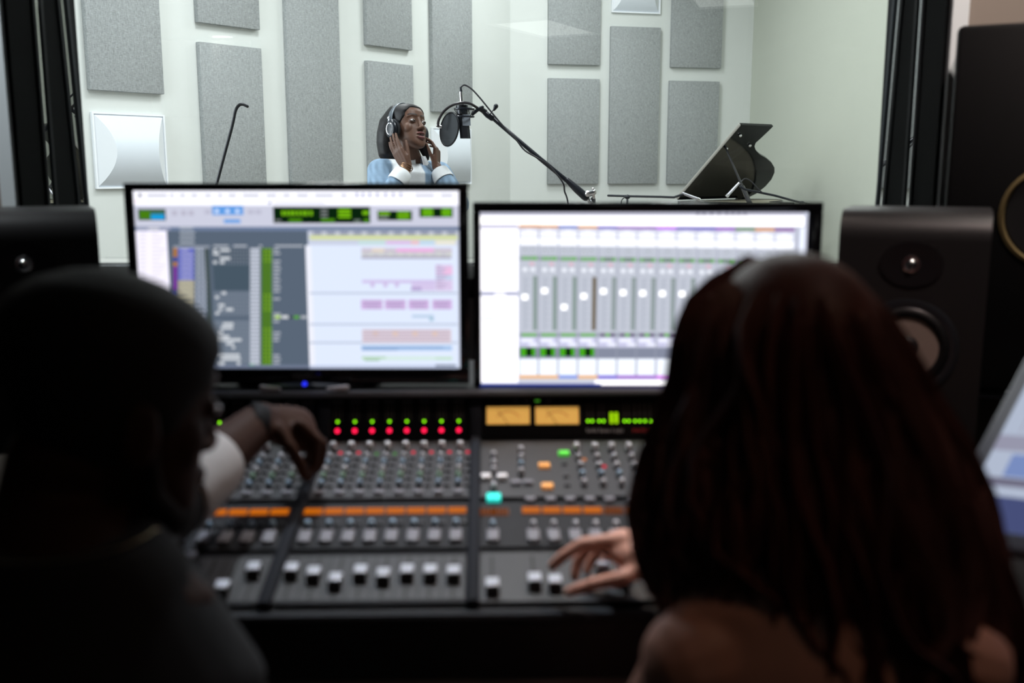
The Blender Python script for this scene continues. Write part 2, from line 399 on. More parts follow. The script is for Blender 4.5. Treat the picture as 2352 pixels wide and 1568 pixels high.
r = thing('ceiling_downlight', 'round ceiling downlight mirrored in the glass above the hooked rod', 'ceiling light', (x, y, CH), 0, 'round downlights in the control room ceiling')
b_ = MB(); b_.lathe([(0.105, 0), (0.105, -0.006), (0.001, -0.006)], 24); b_.build('lens', mat_emit('downlight_rear', (1, 1, 0.97), 5.0), r)
b_ = MB(); b_.lathe([(0.135, 0.0), (0.135, -0.01), (0.106, -0.012), (0.106, 0.0)], 24, cap=False); b_.build('ring', mat('lamp_frame', (0.7, 0.7, 0.7)), r)
l = spot('downlight_beam', (0, 0, -.03), (-.45, -.6, -.5), 9, (1, 1, .97), 100); l.parent = r
for i, (loc, tgt, pw, colr, cone) in enumerate(DOWN):
    r = thing('ceiling_downlight', ['round warm ceiling downlight above the right half of the mixing desk', 'round cool ceiling downlight above the two computer monitors', 'added round ceiling downlight in the left front corner, brightening trim and wall', 'added round ceiling downlight in the right front corner, brightening trim and wall', 'added round warm ceiling downlight above the woman, brightening the right studio speaker', 'added round warm ceiling downlight brightening the woman from behind'][i], 'ceiling light', (loc[0], loc[1], CH), 0, 'round downlights in the control room ceiling')
    b_ = MB(); b_.lathe([(0.05, 0), (0.05, -0.004), (0.001, -0.004)], 24); b_.build('lens', mat_emit('downlight_%d' % i, colr, 4.0), r)
    b_ = MB(); b_.lathe([(0.075, 0.0), (0.075, -0.01), (0.051, -0.012), (0.051, 0.0)], 24, cap=False); b_.build('ring', mat('lamp_frame', (0.7, 0.7, 0.7)), r)
    l = spot('downlight_beam', (0, 0, -0.03), (0, 0, -1), pw, colr, cone)
    l.rotation_euler = (Vector(tgt) - Vector(loc)).to_track_quat('-Z', 'Y').to_euler(); l.parent = r
# pleated curtain on the rear wall (seen as a faint reflection in the glass)
def curtain():
    r = thing('curtain', 'pale pleated half curtain at the back of the control room, faint in the glass', 'curtain', (-3.7, -5.65, 1.80))
    N = 40; w = 1.05; h = .76
    rr = []
    for z in (0, h):
        rr.append([(w * i / N, 0.03 * math.sin(i * 1.35), z) for i in range(N + 1)])
    b = MB(); b.rings(rr, cap=False, closed=False); o = b.build('cloth', mat('curtain_cloth', (0.75, 0.74, 0.68), 0.9), r, smooth=80)
    b = MB(); b.chain([(-.1, 0, h + .02), (w + .1, 0, h + .02)], .012); b.build('rail', M_steel, r)
curtain()

# ================================================================== MIXING CONSOLE
V = ray(1111, -17).normalized(); YAW = math.atan2(-V.x, V.y); SL = math.asin(V.z)
UU = Vector((math.cos(YAW), math.sin(YAW), 0)); NN = UU.cross(V)
OO = onpl(1091, 1395, atd(1100, 1395, 1.25), NN)
cs, sn = math.cos(SL), math.sin(SL)
con = thing('mixing_console', 'large black mixing console with faders, knobs and meter bridge', 'mixing console', (OO.x, OO.y, 0), YAW)
def L(u, v, w): return Vector((u, v * cs - w * sn, OO.z + v * sn + w * cs))
def cuv(px, py, h):
    q = onpl(px, py, OO + NN * h, NN) - OO
    return q.dot(UU), q.dot(V)
M_con = mat('console_black', (0.013, 0.014, 0.016), 0.6, spec=.25, noise=0.15, scale=30)
M_plate = mat('console_plate', (0.036, 0.036, 0.038), 0.5, noise=0.15, scale=60)
M_plate2 = mat('fader_plate', (0.036, 0.038, 0.039), 0.5, noise=0.12, scale=60)
M_rib = mat('console_rib', (0.012, 0.014, 0.019), 0.75, spec=.15)
M_greyk = mat('knob_grey', (0.46, 0.47, 0.49), 0.4)
M_darkk = mat('knob_dark', (0.03, 0.03, 0.033), 0.4)
M_bluek = mat('knob_blue', (0.26, 0.38, 0.48), 0.4)
M_greenk = mat('knob_green', (0.20, 0.34, 0.22), 0.4)
M_btn = mat('button_grey', (0.19, 0.19, 0.215), 0.5)
M_cap = mat('fader_cap_white', (0.52, 0.56, 0.63), 0.3)
M_capd = mat('fader_cap_base', (0.02, 0.02, 0.022), 0.4)
UL, UR = -0.545, 0.345
BY0, BZ0 = L(0, .4927, 0).y, L(0, .4927, 0).z           # foot of the meter bridge
BT = BZ0 + 0.083                                           # top of the bridge
# chassis: side profile extruded
prof = [(.004, .655), (-.006, .660), (-.010, .738), (.0, .7485), (BY0, BZ0 - .001), (BY0 + .012, BZ0 - .001), (BY0 + .30, BZ0 - .001), (BY0 + .30, .60), (.12, .60)]
m = MB(); m.rings([[(u, y, z - .004) for y, z in prof] for u in (UL, UR)]); m.build('chassis', M_con, con, smooth=25)
m = MB(); m.chain([(UL, -.007, .741), (UR, -.007, .741)], .0065, 8); m.build('front_trim', mat('front_trim', (0.03, 0.034, 0.040), 0.75, spec=.2), con)
for u in (UL + .06, UR - .06):
    m = MB(); m.box((u, .42, .30), (.06, .28, .598), bev=.008); m.build('pedestal', M_con, con)
    m = MB(); m.box((u, .40, .015), (.09, .50, .03), bev=.006); m.build('foot', M_con, con)
m = MB(); m.box(((UL + UR) / 2, .0, .650), (UR - UL - .02, .016, .010), bev=.003); m.build('front_rail', mat('console_rail', (0.10, 0.09, 0.085), .4), con)
# meter bridge housing
bp = [(BY0 + .012, BZ0), (BY0 + .040, BT - .016), (BY0 + .018, BT - .012), (BY0 + .020, BT), (BY0 + .30, BT), (BY0 + .30, BZ0)]
m = MB(); m.rings([[(u, y, z) for y, z in bp] for u in (UL, UR)]); bridge = m.build('meter_bridge', M_con, con, smooth=25)
m = MB(); m.chain([(UL, BY0 + .020, BT - .004), (UR, BY0 + .020, BT - .004)], .006, 8); m.build('lip', mat('bridge_lip', (0.12, 0.125, 0.135), .4), con)
# a frame on the slanted meter face: (u, t) -> point, t from 0 (bottom) to 1 (top)
FA = Vector((0, BY0 + .012, BZ0)); FB = Vector((0, BY0 + .040, BT - .016)); FD = (FB - FA); FLEN = FD.length; FDn = FD.normalized(); FN = Vector((0, -FDn.z, FDn.y))
FROT = Matrix((Vector((1, 0, 0)), FDn, FN)).transposed().to_euler()      # local x=u, y=up the face, z=outwards
FNw = Matrix.Rotation(YAW, 3, 'Z') @ FN; FAw = OO + Vector((0, 0, -OO.z)) + Matrix.Rotation(YAW, 3, 'Z') @ FA
def fuv(px, py, h=0.0):
    q = onpl(px, py, FAw + FNw * h, FNw) - FAw
    return q.dot(UU), (Matrix.Rotation(-YAW, 3, 'Z') @ q).dot(FDn)
def FP(u, t, h=0.0): return Vector((u, 0, 0)) + FA + FDn * t + FN * h
M_mglass = mat('meter_glass', (0.004, 0.004, 0.005), 0.25)
RIBS = [-.522, -.262, -.003, UR - .012]
for i, u in enumerate(RIBS):      # dividers run over the desk surface and up the bridge
    m = MB(); m.box((0, .2445, .004), (.017, .489, .016), bev=.004)
    o = m.build('divider', M_rib, con); o.location = L(u, 0, 0); o.rotation_euler = (SL, 0, 0)
    m = MB(); m.box((0, FLEN / 2, .004), (.020, FLEN, .012), bev=.003); o = m.build('bridge_divider', M_rib, con); o.location = FP(u, 0, 0); o.rotation_euler = FROT
# face panels
for a, b_ in zip(RIBS[:-1], RIBS[1:]):
    w = b_ - a - .019
    m = MB(); m.box(((a + b_) / 2, FLEN / 2, .001), (w, FLEN - .008, .003)); o = m.build('meter_panel', M_mglass, con); o.location = FP(0, 0, 0); o.rotation_euler = FROT

# shared small meshes
def knob_mesh(name, r, h, mcap, mbase):
    b = MB(); b.m = 0; b.lathe([(r * 1.1, 0), (r * 1.05, h * .35), (r * .82, h * .4)], 10, cap=False)
    b.m = 1; b.lathe([(r * .82, h * .4), (r * .75, h), (r * .0005, h)], 10, cap=False)
    b.m = 2; b.box((0, r * .45, h + .0003), (r * .22, r * .6, .0006))
    return b.mesh(name, [mbase, mcap, M_cap])
KM = [knob_mesh('knob_g', .0052, .012, M_greyk, M_darkk), knob_mesh('knob_b', .0052, .012, M_bluek, M_darkk), knob_mesh('knob_n', .0052, .012, M_greenk, M_darkk), knob_mesh('knob_l', .0062, .015, mat('knob_light', (.62, .63, .64), .35), M_darkk)]
def button_mesh(name, w, l, h, mm):
    b = MB(); b.box((0, 0, h / 2), (w, l, h), bev=min(w, l, h) * .22); return b.mesh(name, mm)
BM_small = button_mesh('button_small', .015, .010, .006, M_btn)
BM_long = button_mesh('button_long', .017, .030, .007, M_btn)
BM_dark = button_mesh('button_dark', .009, .006, .004, M_darkk)
def capmesh():
    b = MB(); w = .017
    rr = [(-.013, 0), (-.0125, .007), (-.009, .0135), (-.004, .0125), (.004, .0125), (.009, .0135), (.0125, .007), (.013, 0)]
    b.m = 0; b.rings([[(x, y, z) for y, z in rr] for x in (-w / 2, w / 2)])
    b.m = 1; b.box((0, 0, .0146), (w * .96, .018, .003), bev=.001)
    return b.mesh('fader_cap', [M_capd, M_cap])
CAPM = capmesh()
b = MB(); b.box((0, 0, 0), (.004, .095, .0012)); SLOTM = b.mesh('fader_slot', mat('slot_black', (.004, .004, .004), .6))
b = MB(); b.box((0, 0, 0), (.0285, .104, .001)); FPLM = b.mesh('fader_strip', M_plate2)
ORANGE = mat_emit('scribble_orange', lin((232, 120, 8)), 0.85); ORANGED = mat_emit('scribble_orange_dim', lin((150, 75, 10)), 0.45)
def scrib_mesh(mm):
    b = MB(); b.m = 0; b.box((0, 0, .0008), (.0285, .019, .002)); b.m = 1
    for k, (x0, x1) in enumerate(((-.0125, -.0075), (-.0065, -.0030), (-.0018, .0030), (.0042, .0075), (.0085, .0125))):
        for yy in (-.0042, .0042): b.box(((x0 + x1) / 2, yy, .002), (x1 - x0, .0066, .0008))
    return b.mesh('scribble_display', [mat('display_back', (.02, .012, .006), .3, emit=lin((190, 90, 5)), estr=.18), mm])
SCM = scrib_mesh(ORANGE); SCMD = scrib_mesh(ORANGED)
def led_mesh(name, col, st, r=.0036):
    b = MB(); b.lathe([(r, 0), (r * .9, .0012), (r * .5, .002), (.0002, .0022)], 12, cap=False); return b.mesh(name, mat_emit(name, col, st))
LEDG = led_mesh('led_green', lin((120, 215, 12)), 3.2, .0022); LEDR = led_mesh('led_red', lin((245, 25, 70)), 2.3, .0040)
LEDRs = led_mesh('led_red_small', lin((245, 30, 70)), 1.0, .0034); LEDGs = led_mesh('led_green_small', lin((80, 200, 50)), .45, .0030)
b = MB(); b.lathe([(.0036, 0), (.003, .0012), (.0002, .002)], 12, cap=False); LEDOFF = b.mesh('led_off', mat('led_unlit', (.06, .012, .015), .3))
ROT = Euler((SL, 0, 0))

def module(a, b_, chans, faders, reds, greens):
    """one bank of channel strips between two dividers"""
    u0, u1 = a + .009, b_ - .009
    m = MB(); m.box(((u0 + u1) / 2, 0, 0), (u1 - u0, .200, .003)); top = m.build('knob_panel', M_plate, con); top.location = L(0, .385, .001); top.rotation_euler = ROT
    m = MB(); m.box(((u0 + u1) / 2, 0, 0), (u1 - u0, .130, .003)); mid = m.build('button_panel', M_con, con); mid.location = L(0, .205, .001); mid.rotation_euler = ROT
    m = MB(); m.box(((u0 + u1) / 2, 0, 0), (u1 - u0, .118, .003)); low = m.build('fader_panel', M_con, con); low.location = L(0, .068, .001); low.rotation_euler = ROT
    for i, u in enumerate(chans):
        inst('knob', KM[3], (u, .452 - .385, .0015), top)
        for k, v in enumerate((.418, .394, .370, .346, .322)):
            inst('knob', KM[(0, 1, 0, 2, 1)[k]], (u - .0005, v - .385, .0015), top)
            inst('small_button', BM_dark, (u + .0125, v - .385, .0015), top)
        if i in reds: inst('indicator_lamp', LEDRs, (u + .0125, .443 - .385, .0015), top)
        if i in greens: inst('indicator_lamp', LEDGs, (u + .0125, .438 - .385, .0015), top)
        inst('button', BM_small, (u, .298 - .385, .0015), top)
        inst('scribble_display', SCM, (u, .243 - .205, .0012), mid)
        inst('knob', KM[1], (u, .196 - .205, .0015), mid)
        inst('button', BM_long, (u, .166 - .205, .0015), mid)
        inst('small_button', BM_dark, (u + .010, .205 - .205, .0015), mid)
        inst('fader_strip', FPLM, (u, .066 - .068, .002), low)
        inst('fader_slot', SLOTM, (u, .066 - .068, .0028), low)
        if faders[i] is not None: inst('fader_cap', CAPM, (u, faders[i] - .068, .003), low)
CH2 = [-.2390 + .0301 * i for i in range(8)]
module(-.262, -.003, CH2, [.069, .060, .044, .062, .054, .062, .061, .058], {0, 1, 4, 5, 6, 7}, {2, 3})
CH1 = [-.2885 - .0301 * i for i in range(8)]
module(-.522, -.262, CH1, [.072, .030, .031, .100, .095, .095, .060, .060], {0, 3, 5}, set())
# meter bridge lamps for the channel banks
BARM = MB(); BARM.box((0, .010, .0004), (.0024, .030, .0008)); BARM = BARM.mesh('meter_bar', mat('meter_bar_off', (.035, .032, .026), .4))
LBL = MB(); LBL.box((0, 0, .0004), (.020, .0035, .0006)); LBL = LBL.mesh('channel_label', mat('label_grey', (.05, .05, .05), .5))
gt = fuv(900, 968)[1]; rt = fuv(900, 989)[1]; bt = fuv(900, 945)[1]; lt = fuv(900, 923)[1]
panels = [o for o in con.children if o.name.startswith('meter_panel')]
for bank, pn in ((CH1, panels[0]), (CH2, panels[1])):
    for i, u in enumerate(bank):
        uu = fuv(776 + 39.7 * i, 968)[0] if bank is CH2 else u - .003
        inst('signal_lamp', LEDG, (uu, gt, .0028), pn); inst('channel_lamp', LEDR if bank is CH2 else LEDOFF, (uu, rt, .0028), pn)
        for k in (-.006, 0, .006): inst('level_meter', BARM, (uu + k, bt - .012, .0027), pn)
        inst('channel_label', LBL, (uu, lt, .0027), pn)

# ---- centre section (right bank): VU meters, level bars, lettering
pn = panels[2]
vu_face = mat('vu_meter_face', lin((236, 190, 100)), .5, emit=lin((240, 180, 88)), estr=.55)
for x0, x1 in ((1118, 1216), (1230, 1328)):
    ua, ta = fuv(x0, 975); ub, tb = fuv(x1, 935)
    m = MB(); m.box(((ua + ub) / 2, (ta + tb) / 2, .003), (ub - ua + .006, tb - ta + .006, .003), bev=.001); v = m.build('vu_meter', mat('vu_bezel', (.01, .01, .01), .4), con); v.location = FP(0, 0, 0); v.rotation_euler = FROT
    m = MB(); m.box(((ua + ub) / 2, (ta + tb) / 2, .0052), (ub - ua, tb - ta, .001)); m.build('meter_face', vu_face, v)
    m = MB(); cx = (ua + ub) / 2
    arc = [(cx + math.sin(q) * .028, ta - .012 + math.cos(q) * .034, .0060) for q in [(-.75 + 1.5 * i / 12) for i in range(13)]]
    m.chain(arc, .0006, 5); m.build('scale_arc', mat('vu_scale', lin((170, 90, 40)), .5), v)
    m = MB(); m.chain([(cx, ta, .0063), (cx - .018, tb - .006, .0063)], .0005, 5); m.build('needle', M_black, v)
gm = mat_emit('bar_green', lin((165, 225, 10)), 1.1)
for px in (1350, 1360, 1376, 1386, 1434, 1444, 1458, 1469, 1481, 1493):
    u, t = fuv(px, 967); inst('signal_lamp', LEDG, (u, t, .0028), pn)
    b = MB(); b.box((u, t + .018, .0030), (.0018, .026, .0008)); b.build('level_meter', mat('meter_bar_off', (.03, .03, .03)), pn)
for px in (1404, 1415):
    u, t = fuv(px, 960); b = MB(); b.box((u, t, .0032), (.0055, .019, .0012), bev=.0004); b.build('level_meter', gm, pn)
b = MB(); u, t = fuv(1234, 921); b.box((u, t, .003), (.008, .003, .001)); b.build('mode_lamp', mat_emit('mode_green', lin((70, 150, 40)), .7), pn)
for px in (1184, 1209, 1260):
    b = MB(); u, t = fuv(px, 921); b.box((u, t, .003), (.008, .003, .001)); b.build('mode_lamp', mat('mode_off', (.06, .06, .06)), pn)
def text(name, body, size, mm, parent, loc, rot, ex=.0003):
    c = bpy.data.curves.new(name, 'FONT'); c.body = body; c.size = size; c.extrude = ex
    t = bpy.data.objects.new(name + '_tmp', c); COL.objects.link(t)
    bpy.context.view_layer.update()
    me = bpy.data.meshes.new_from_object(t.evaluated_get(bpy.context.evaluated_depsgraph_get()))
    bpy.data.objects.remove(t); me.name = name
    me.materials.clear(); me.materials.append(mm)
    o = bpy.data.objects.new(name, me); COL.objects.link(o); o.parent = parent; o.location = loc; o.rotation_euler = rot
    return o
u, t = fuv(1346, 993)
text('lettering', 'Solid State Logic', .0098, mat('print_white', (.45, .45, .45), .5), pn, (u, t, .003), (0, 0, 0))
u, t = fuv(1452, 993)
text('lettering', 'MATRIX', .0092, mat('print_red', (.5, .02, .02), .5), pn, (u, t, .003), (0, 0, 0))

u0, u1 = -.003 + .009, UR - .022
m = MB(); m.box(((u0 + u1) / 2, 0, 0), (u1 - u0, .200, .003)); top = m.build('control_panel', M_plate, con); top.location = L(0, .385, .001); top.rotation_euler = ROT
m = MB(); m.box(((u0 + u1) / 2, 0, 0), (u1 - u0, .130, .003)); mid = m.build('button_panel', M_con, con); mid.location = L(0, .205, .001); mid.rotation_euler = ROT
m = MB(); m.box(((u0 + u1) / 2, 0, 0), (u1 - u0, .118, .003)); low = m.build('fader_panel', M_plate2, con); low.location = L(0, .068, .001); low.rotation_euler = ROT
def put(name, me, px, py, h, parent, vref):
    u, v = cuv(px, py, h); return inst(name, me, (u, v - vref, .0015), parent)
BW = button_mesh('button_white', .016, .013, .008, mat('button_white', (.75, .75, .76), .4))
BTEAL = button_mesh('button_teal', .021, .020, .007, mat('button_teal', lin((40, 225, 210)), .4, emit=lin((20, 225, 210)), estr=.75))
BOR = button_mesh('button_amber', .018, .013, .006, mat('button_amber', lin((230, 165, 90)), .4, emit=lin((235, 150, 70)), estr=.35))
BGR = button_mesh('button_green', .018, .012, .006, mat('button_green', lin((90, 210, 70)), .4, emit=lin((80, 210, 60)), estr=.5))
for px in (1116, 1153): put('white_button', BW, px, 1090, .01, top, .385)
put('lit_button', BTEAL, 1134, 1141, .007, top, .385)
for px in (1185, 1213): put('button', BM_small, px, 1106, .007, top, .385)
for p in ((1250, 1068), (1257, 1115)): put('lit_button', BOR, *p, .006, top, .385)
put('lit_button', BGR, 1295, 1040, .006, top, .385)
put('indicator_lamp', led_mesh('led_amber', lin((235, 140, 70)), .8, .0036), 1342, 1056, .002, top, .385)
put('indicator_lamp', LEDRs, 1388, 1072, .002, top, .385)
for x0 in (1134, 1197):
    for py in ((1040, 1058, 1074, 1112) if x0 == 1134 else (1028, 1045, 1062, 1078)): put('knob', KM[0 if py != 1062 else 1], x0, py, .012, top, .385)
for x0, x1 in ((1324, 1342), (1366, 1386), (1405, 1428), (1444, 1468), (1482, 1510)):
    for k in range(5): put('knob', KM[(3, 0, 0, 1, 0)[k]], x0 + (x1 - x0) * k / 4, 1025 + 19.5 * k, .012, top, .385)
for px in (1296, 1300, 1303):
    put('small_button', BM_dark, px, 1065 + (px - 1296) * 7, .004, top, .385)
for px in (1218, 1265, 1310, 1355, 1400, 1450): put('button', BM_small, px, 1146, .006, top, .385)
for k, px in enumerate((1120, 1147)): put('scribble_display', SCMD, px, 1177, .002, mid, .205)
for k in range(6): put('scribble_display', SCM if k < 4 else SCMD, 1220 + 47 * k, 1174, .002, mid, .205)
for px in (1132, 1225, 1272, 1322, 1368, 1415, 1462): put('button', BM_long, px, 1228, .007, mid, .205); put('knob', KM[1 if px == 1132 else 0], px, 1200, .012, mid, .205)
for px, py in ((1131, 1338), (1228, 1326), (1275, 1330), (1385, 1300), (1432, 1310)):
    u, v = cuv(px, py, .016); inst('fader_cap', CAPM, (u, v - .068, .0015), low); inst('fader_slot', SLOTM, (u, .0, .0018), low)

# ================================================================== COMPUTER MONITORS
class Canvas:
    """flat screen picture: coloured rectangles on a vertical plane Y, given in zoomed photo pixels"""
    def __init__(s, Y, ox, oy, k): s.Y = Y; s.ox = ox; s.oy = oy; s.k = k; s.v = []; s.f = []; s.c = []; s.n = 0
    def pt(s, x, y): return aty(s.ox + x / s.k, s.oy + y / s.k, s.Y)
    def rect(s, x0, y0, x1, y1, col, g=1.0, layer=None):
        ym = (y0 + y1) / 2; xm = (x0 + x1) / 2
        a = s.pt(x0, ym).x; b = s.pt(x1, ym).x; t = s.pt(xm, y0).z; d = s.pt(xm, y1).z
        s.raw(a, d, b, t, col, g)
    def raw(s, a, d, b, t, col, g=1.0):
        y = s.Y - 0.0004 - 0.000004 * s.n; s.n += 1; o = len(s.v)
        s.v += [(a, y, d), (b, y, d), (b, y, t), (a, y, t)]; s.f.append((o, o + 1, o + 2, o + 3)); c = lin(col); s.c.append(tuple(q * g for q in c))
    def build(s, name, m, parent, M):
        me = bpy.data.meshes.new(name); me.from_pydata([tuple(M @ Vector(p)) for p in s.v], [], s.f)
        at = me.color_attributes.new('Col', 'FLOAT_COLOR', 'CORNER')
        for i, c in enumerate(s.c):
            for k in range(4): at.data[i * 4 + k].color = (*c, 1)
        me.materials.append(m); o = bpy.data.objects.new(name, me); COL.objects.link(o); o.parent = parent; return o
M_scrn = mat_screen('screen_picture', 1.0)

def monitor(Y, outer, inner, label, base_z, canv, foot_x, fy0=.05):
    """outer / inner: x0, y0, x1, y1 pixels of bezel and picture (top-left, bottom-right)"""
    a = aty(outer[0], outer[1], Y); b = aty(outer[2], outer[3], Y)
    ia = aty(inner[0], inner[1], Y); ib = aty(inner[2], inner[3], Y)
    zb = max(b.z, base_z + 0.002)
    cx = (a.x + b.x) / 2
    r = thing('computer_monitor', label, 'monitor', (cx, Y + .03, base_z)); inv = Matrix.Translation((-cx, -Y - .03, -base_z))
    f = MB(); M = inv
    for x0, x1, z0, z1 in ((a.x, b.x, ia.z, a.z), (a.x, b.x, zb, ib.z), (a.x, ia.x, ib.z, ia.z), (ib.x, b.x, ib.z, ia.z)):
        f.box(((x0 + x1) / 2, Y + .006, (z0 + z1) / 2), (x1 - x0, .022, z1 - z0), M, bev=.002)
    f.build('bezel', M_blackg, r)
    f = MB(); f.box((cx, Y + .030, (a.z + zb) / 2), (b.x - a.x - .006, .026, a.z - zb - .006), M, bev=.01); f.build('housing', M_black, r)
    f = MB(); f.box((cx, Y + .070, base_z + .10), (.07, .03, .20), M, bev=.006); f.build('stand_neck', M_black, r)
    f = MB(); f.rings([[((foot_x + .13 * sc * math.cos(q)), Y + fy0 + .075 * sc * math.sin(q), base_z + z) for q in [2 * math.pi * j / 28 for j in range(28)]] for sc, z in ((1, .0005), (1, .005), (.9, .011), (.3, .014))], M=M)
    f.build('stand_foot', M_blackg, r)
    canv.build('screen', M_scrn, r, M)
    return r, M
BTW = BT + .002   # bridge top height in world (console stands on the floor)
# ---- left screen: edit window of a recording program
YL = 1.705
c = Canvas(YL, 280, 400, 2352 / 820.0)
R = c.rect
G = 1.25
R(75, 110, 2232, 1276, (205, 212, 232), 1.0)
R(75, 110, 2232, 205, (245, 245, 255), G)
R(75, 205, 2232, 345, (208, 210, 228), 1.0)
for x0, x1 in ((165, 300), (315, 345), (380, 420), (455, 500), (545, 590), (630, 665), (700, 755), (795, 905), (950, 1020), (1060, 1110), (1150, 1230), (1270, 1395), (1440, 1485), (1930, 2060), (2100, 2180)): R(x0, 132, x1, 148, (190, 192, 205), 1.0)
R(108, 128, 132, 150, (110, 110, 120))
for x in (1540, 1580, 1625, 1675, 1730, 1780, 1830): R(x, 125, x + 16, 150, (120, 125, 165))
for x, cl in ((100, (235, 150, 160)), (138, (235, 210, 150)), (172, (140, 215, 170))): R(x - 6, 170, x + 8, 184, cl)
R(965, 178, 985, 196, (150, 155, 180)); R(1000, 182, 1340, 192, (205, 205, 220))
R(106, 228, 290, 304, (70, 78, 84)); R(116, 238, 190, 294, (70, 128, 18)); R(192, 238, 280, 262, (60, 110, 80)); R(192, 264, 282, 298, (20, 160, 225))
for x in (330, 390, 440): R(x, 240, x + 34, 272, (188, 186, 205))
R(595, 208, 800, 268, (98, 160, 232)); R(672, 296, 782, 322, (110, 165, 232))
for x in (625, 695, 760): R(x - 11, 230, x + 13, 256, (205, 222, 250), 1.1)
for x in (545, 830, 880): R(x, 235, x + 40, 262, (190, 190, 210))
for x0, y0, x1, y1 in ((998, 215, 1636, 322), (1684, 240, 1912, 304), (1960, 220, 2180, 284)):
    R(x0, y0, x1, y1, (10, 36, 14))
for x in (1052, 1078, 1104, 1128, 1156, 1184, 1208, 1238): R(x, 240, x + 18, 272, (120, 190, 20))
for y in (225, 248, 271): R(1310, y, 1356, y + 14, (120, 125, 125))
for y in (228, 250, 272): R(1425, y, 1508, y + 15, (125, 195, 20))
R(1585, 242, 1628, 266, (120, 190, 20)); R(1100, 294, 1186, 312, (80, 150, 15)); R(1312, 294, 1402, 312, (80, 150, 15)); R(1596, 294, 1626, 314, (80, 150, 15)); R(1010, 298, 1050, 312, (110, 115, 115)); R(1530, 298, 1572, 316, (110, 125, 115))
R(1692, 250, 1764, 266, (125, 195, 20)); R(1692, 276, 1756, 292, (130, 140, 130)); R(1815, 246, 1896, 266, (110, 180, 20)); R(1815, 272, 1896, 294, (110, 180, 20))
for x0, x1 in ((1978, 2050), (2106, 2170)):
    R(x0, 226, x1, 246, (110, 190, 20)); R(x0, 252, x1, 274, (110, 190, 20))
# tool strip, lists
R(90, 345, 2225, 372, (112, 128, 158))
R(100, 348, 318, 370, (160, 165, 190)); R(175, 352, 245, 366, (215, 215, 225))
R(98, 372, 322, 1276, (244, 240, 255), 1.12)
for i in range(34): R(118, 386 + i * 26, 160, 392 + i * 26, (215, 210, 225)); R(200, 386 + i * 26, 240 + (i * 37) % 50, 392 + i * 26, (222, 214, 226))
R(322, 372, 1240, 1276, (90, 103, 120))
for i in range(4): R(382, 348 + i * 31, 470 + (i * 23) % 12, 362 + i * 31, (170, 178, 190))
# track names
R(340, 470, 580, 486, (150, 158, 172))
for i in range(26):
    y = 486 + i * 30.4
    col = (112, 118, 205) if i < 7 else ((178, 172, 150) if i < 14 else (150, 90, 190) if i < 17 else (110, 120, 205))
    R(372, y + 1, 478, y + 27, col); R(392, y + 9, 440 + (i * 29) % 30, y + 16, (205, 205, 232) if i < 7 else (205, 200, 175))
    R(340, y + 1, 366, y + 27, (185, 120, 50) if i in (0, 1, 3, 12) else (125, 30, 160) if 4 <= i < 9 else (60, 70, 160))
    for k in range(3): R(488 + 25 * k, y + 3, 507 + 25 * k, y + 23, (172, 180, 196))
R(566, 488, 592, 1276, (66, 78, 78))
R(596, 486, 850, 586, (84, 96, 110)); R(610, 770, 850, 926, (106, 118, 134)); R(618, 960, 850, 1250, (110, 122, 138))
R(605, 590, 850, 765, (72, 88, 102))
for x0, x1 in ((605, 705), (735, 825), (1008, 1195), (905, 925)): R(x0, 466, x1, 478, (180, 186, 196))
for gy in range(490, 1250, 24):
    if 590 < gy < 768 or 926 < gy < 962: continue
    for gx in range(610, 845, 20): R(gx, gy, gx + 8, gy + 10, (124, 134, 148))
for x, y, w in ((605, 492, 24), (650, 490, 64), (605, 514, 40), (650, 544, 66), (605, 570, 24), (650, 570, 28), (660, 772, 30), (618, 800, 24), (640, 852, 40), (640, 880, 24), (688, 880, 48), (620, 905, 24), (668, 975, 70), (655, 1000, 80), (640, 1030, 30), (640, 1058, 70), (640, 1080, 150), (690, 1105, 50), (728, 1130, 20), (640, 1180, 140), (655, 1205, 130), (640, 1235, 40), (760, 1235, 24)): R(x, y, x + w, y + 18, (208, 213, 220))
for i in range(31):
    y = 486 + i * 24.8; R(848, y, 912, y + 20, (196, 202, 216)); 
    bright = i % 13 in (0, 1, 2, 11, 12)
    R(922, y, 990, y + 24, (74, 116, 34))
    for gx in (936, 960, 980): R(gx, y + 3, gx + 11, y + 17, (130, 180, 40) if (i < 4 or 12 <= i < 17 or i > 20) else (86, 132, 36))
    if i not in (2, 12, 14, 15, 16, 20, 21, 25, 26, 27): R(1000, y + 4, 1038 + (i * 7) % 12, y + 17, (172, 178, 188))
R(1012, 928, 1046, 948, (190, 225, 120)); R(1054, 928, 1100, 948, (215, 218, 222)); R(1104, 932, 1132, 946, (50, 60, 66)); R(1136, 930, 1170, 948, (90, 170, 40)); R(1182, 930, 1222, 948, (180, 185, 192))
R(840, 1250, 880, 1270, (30, 170, 80)); R(590, 1254, 1240, 1276, (112, 122, 145))
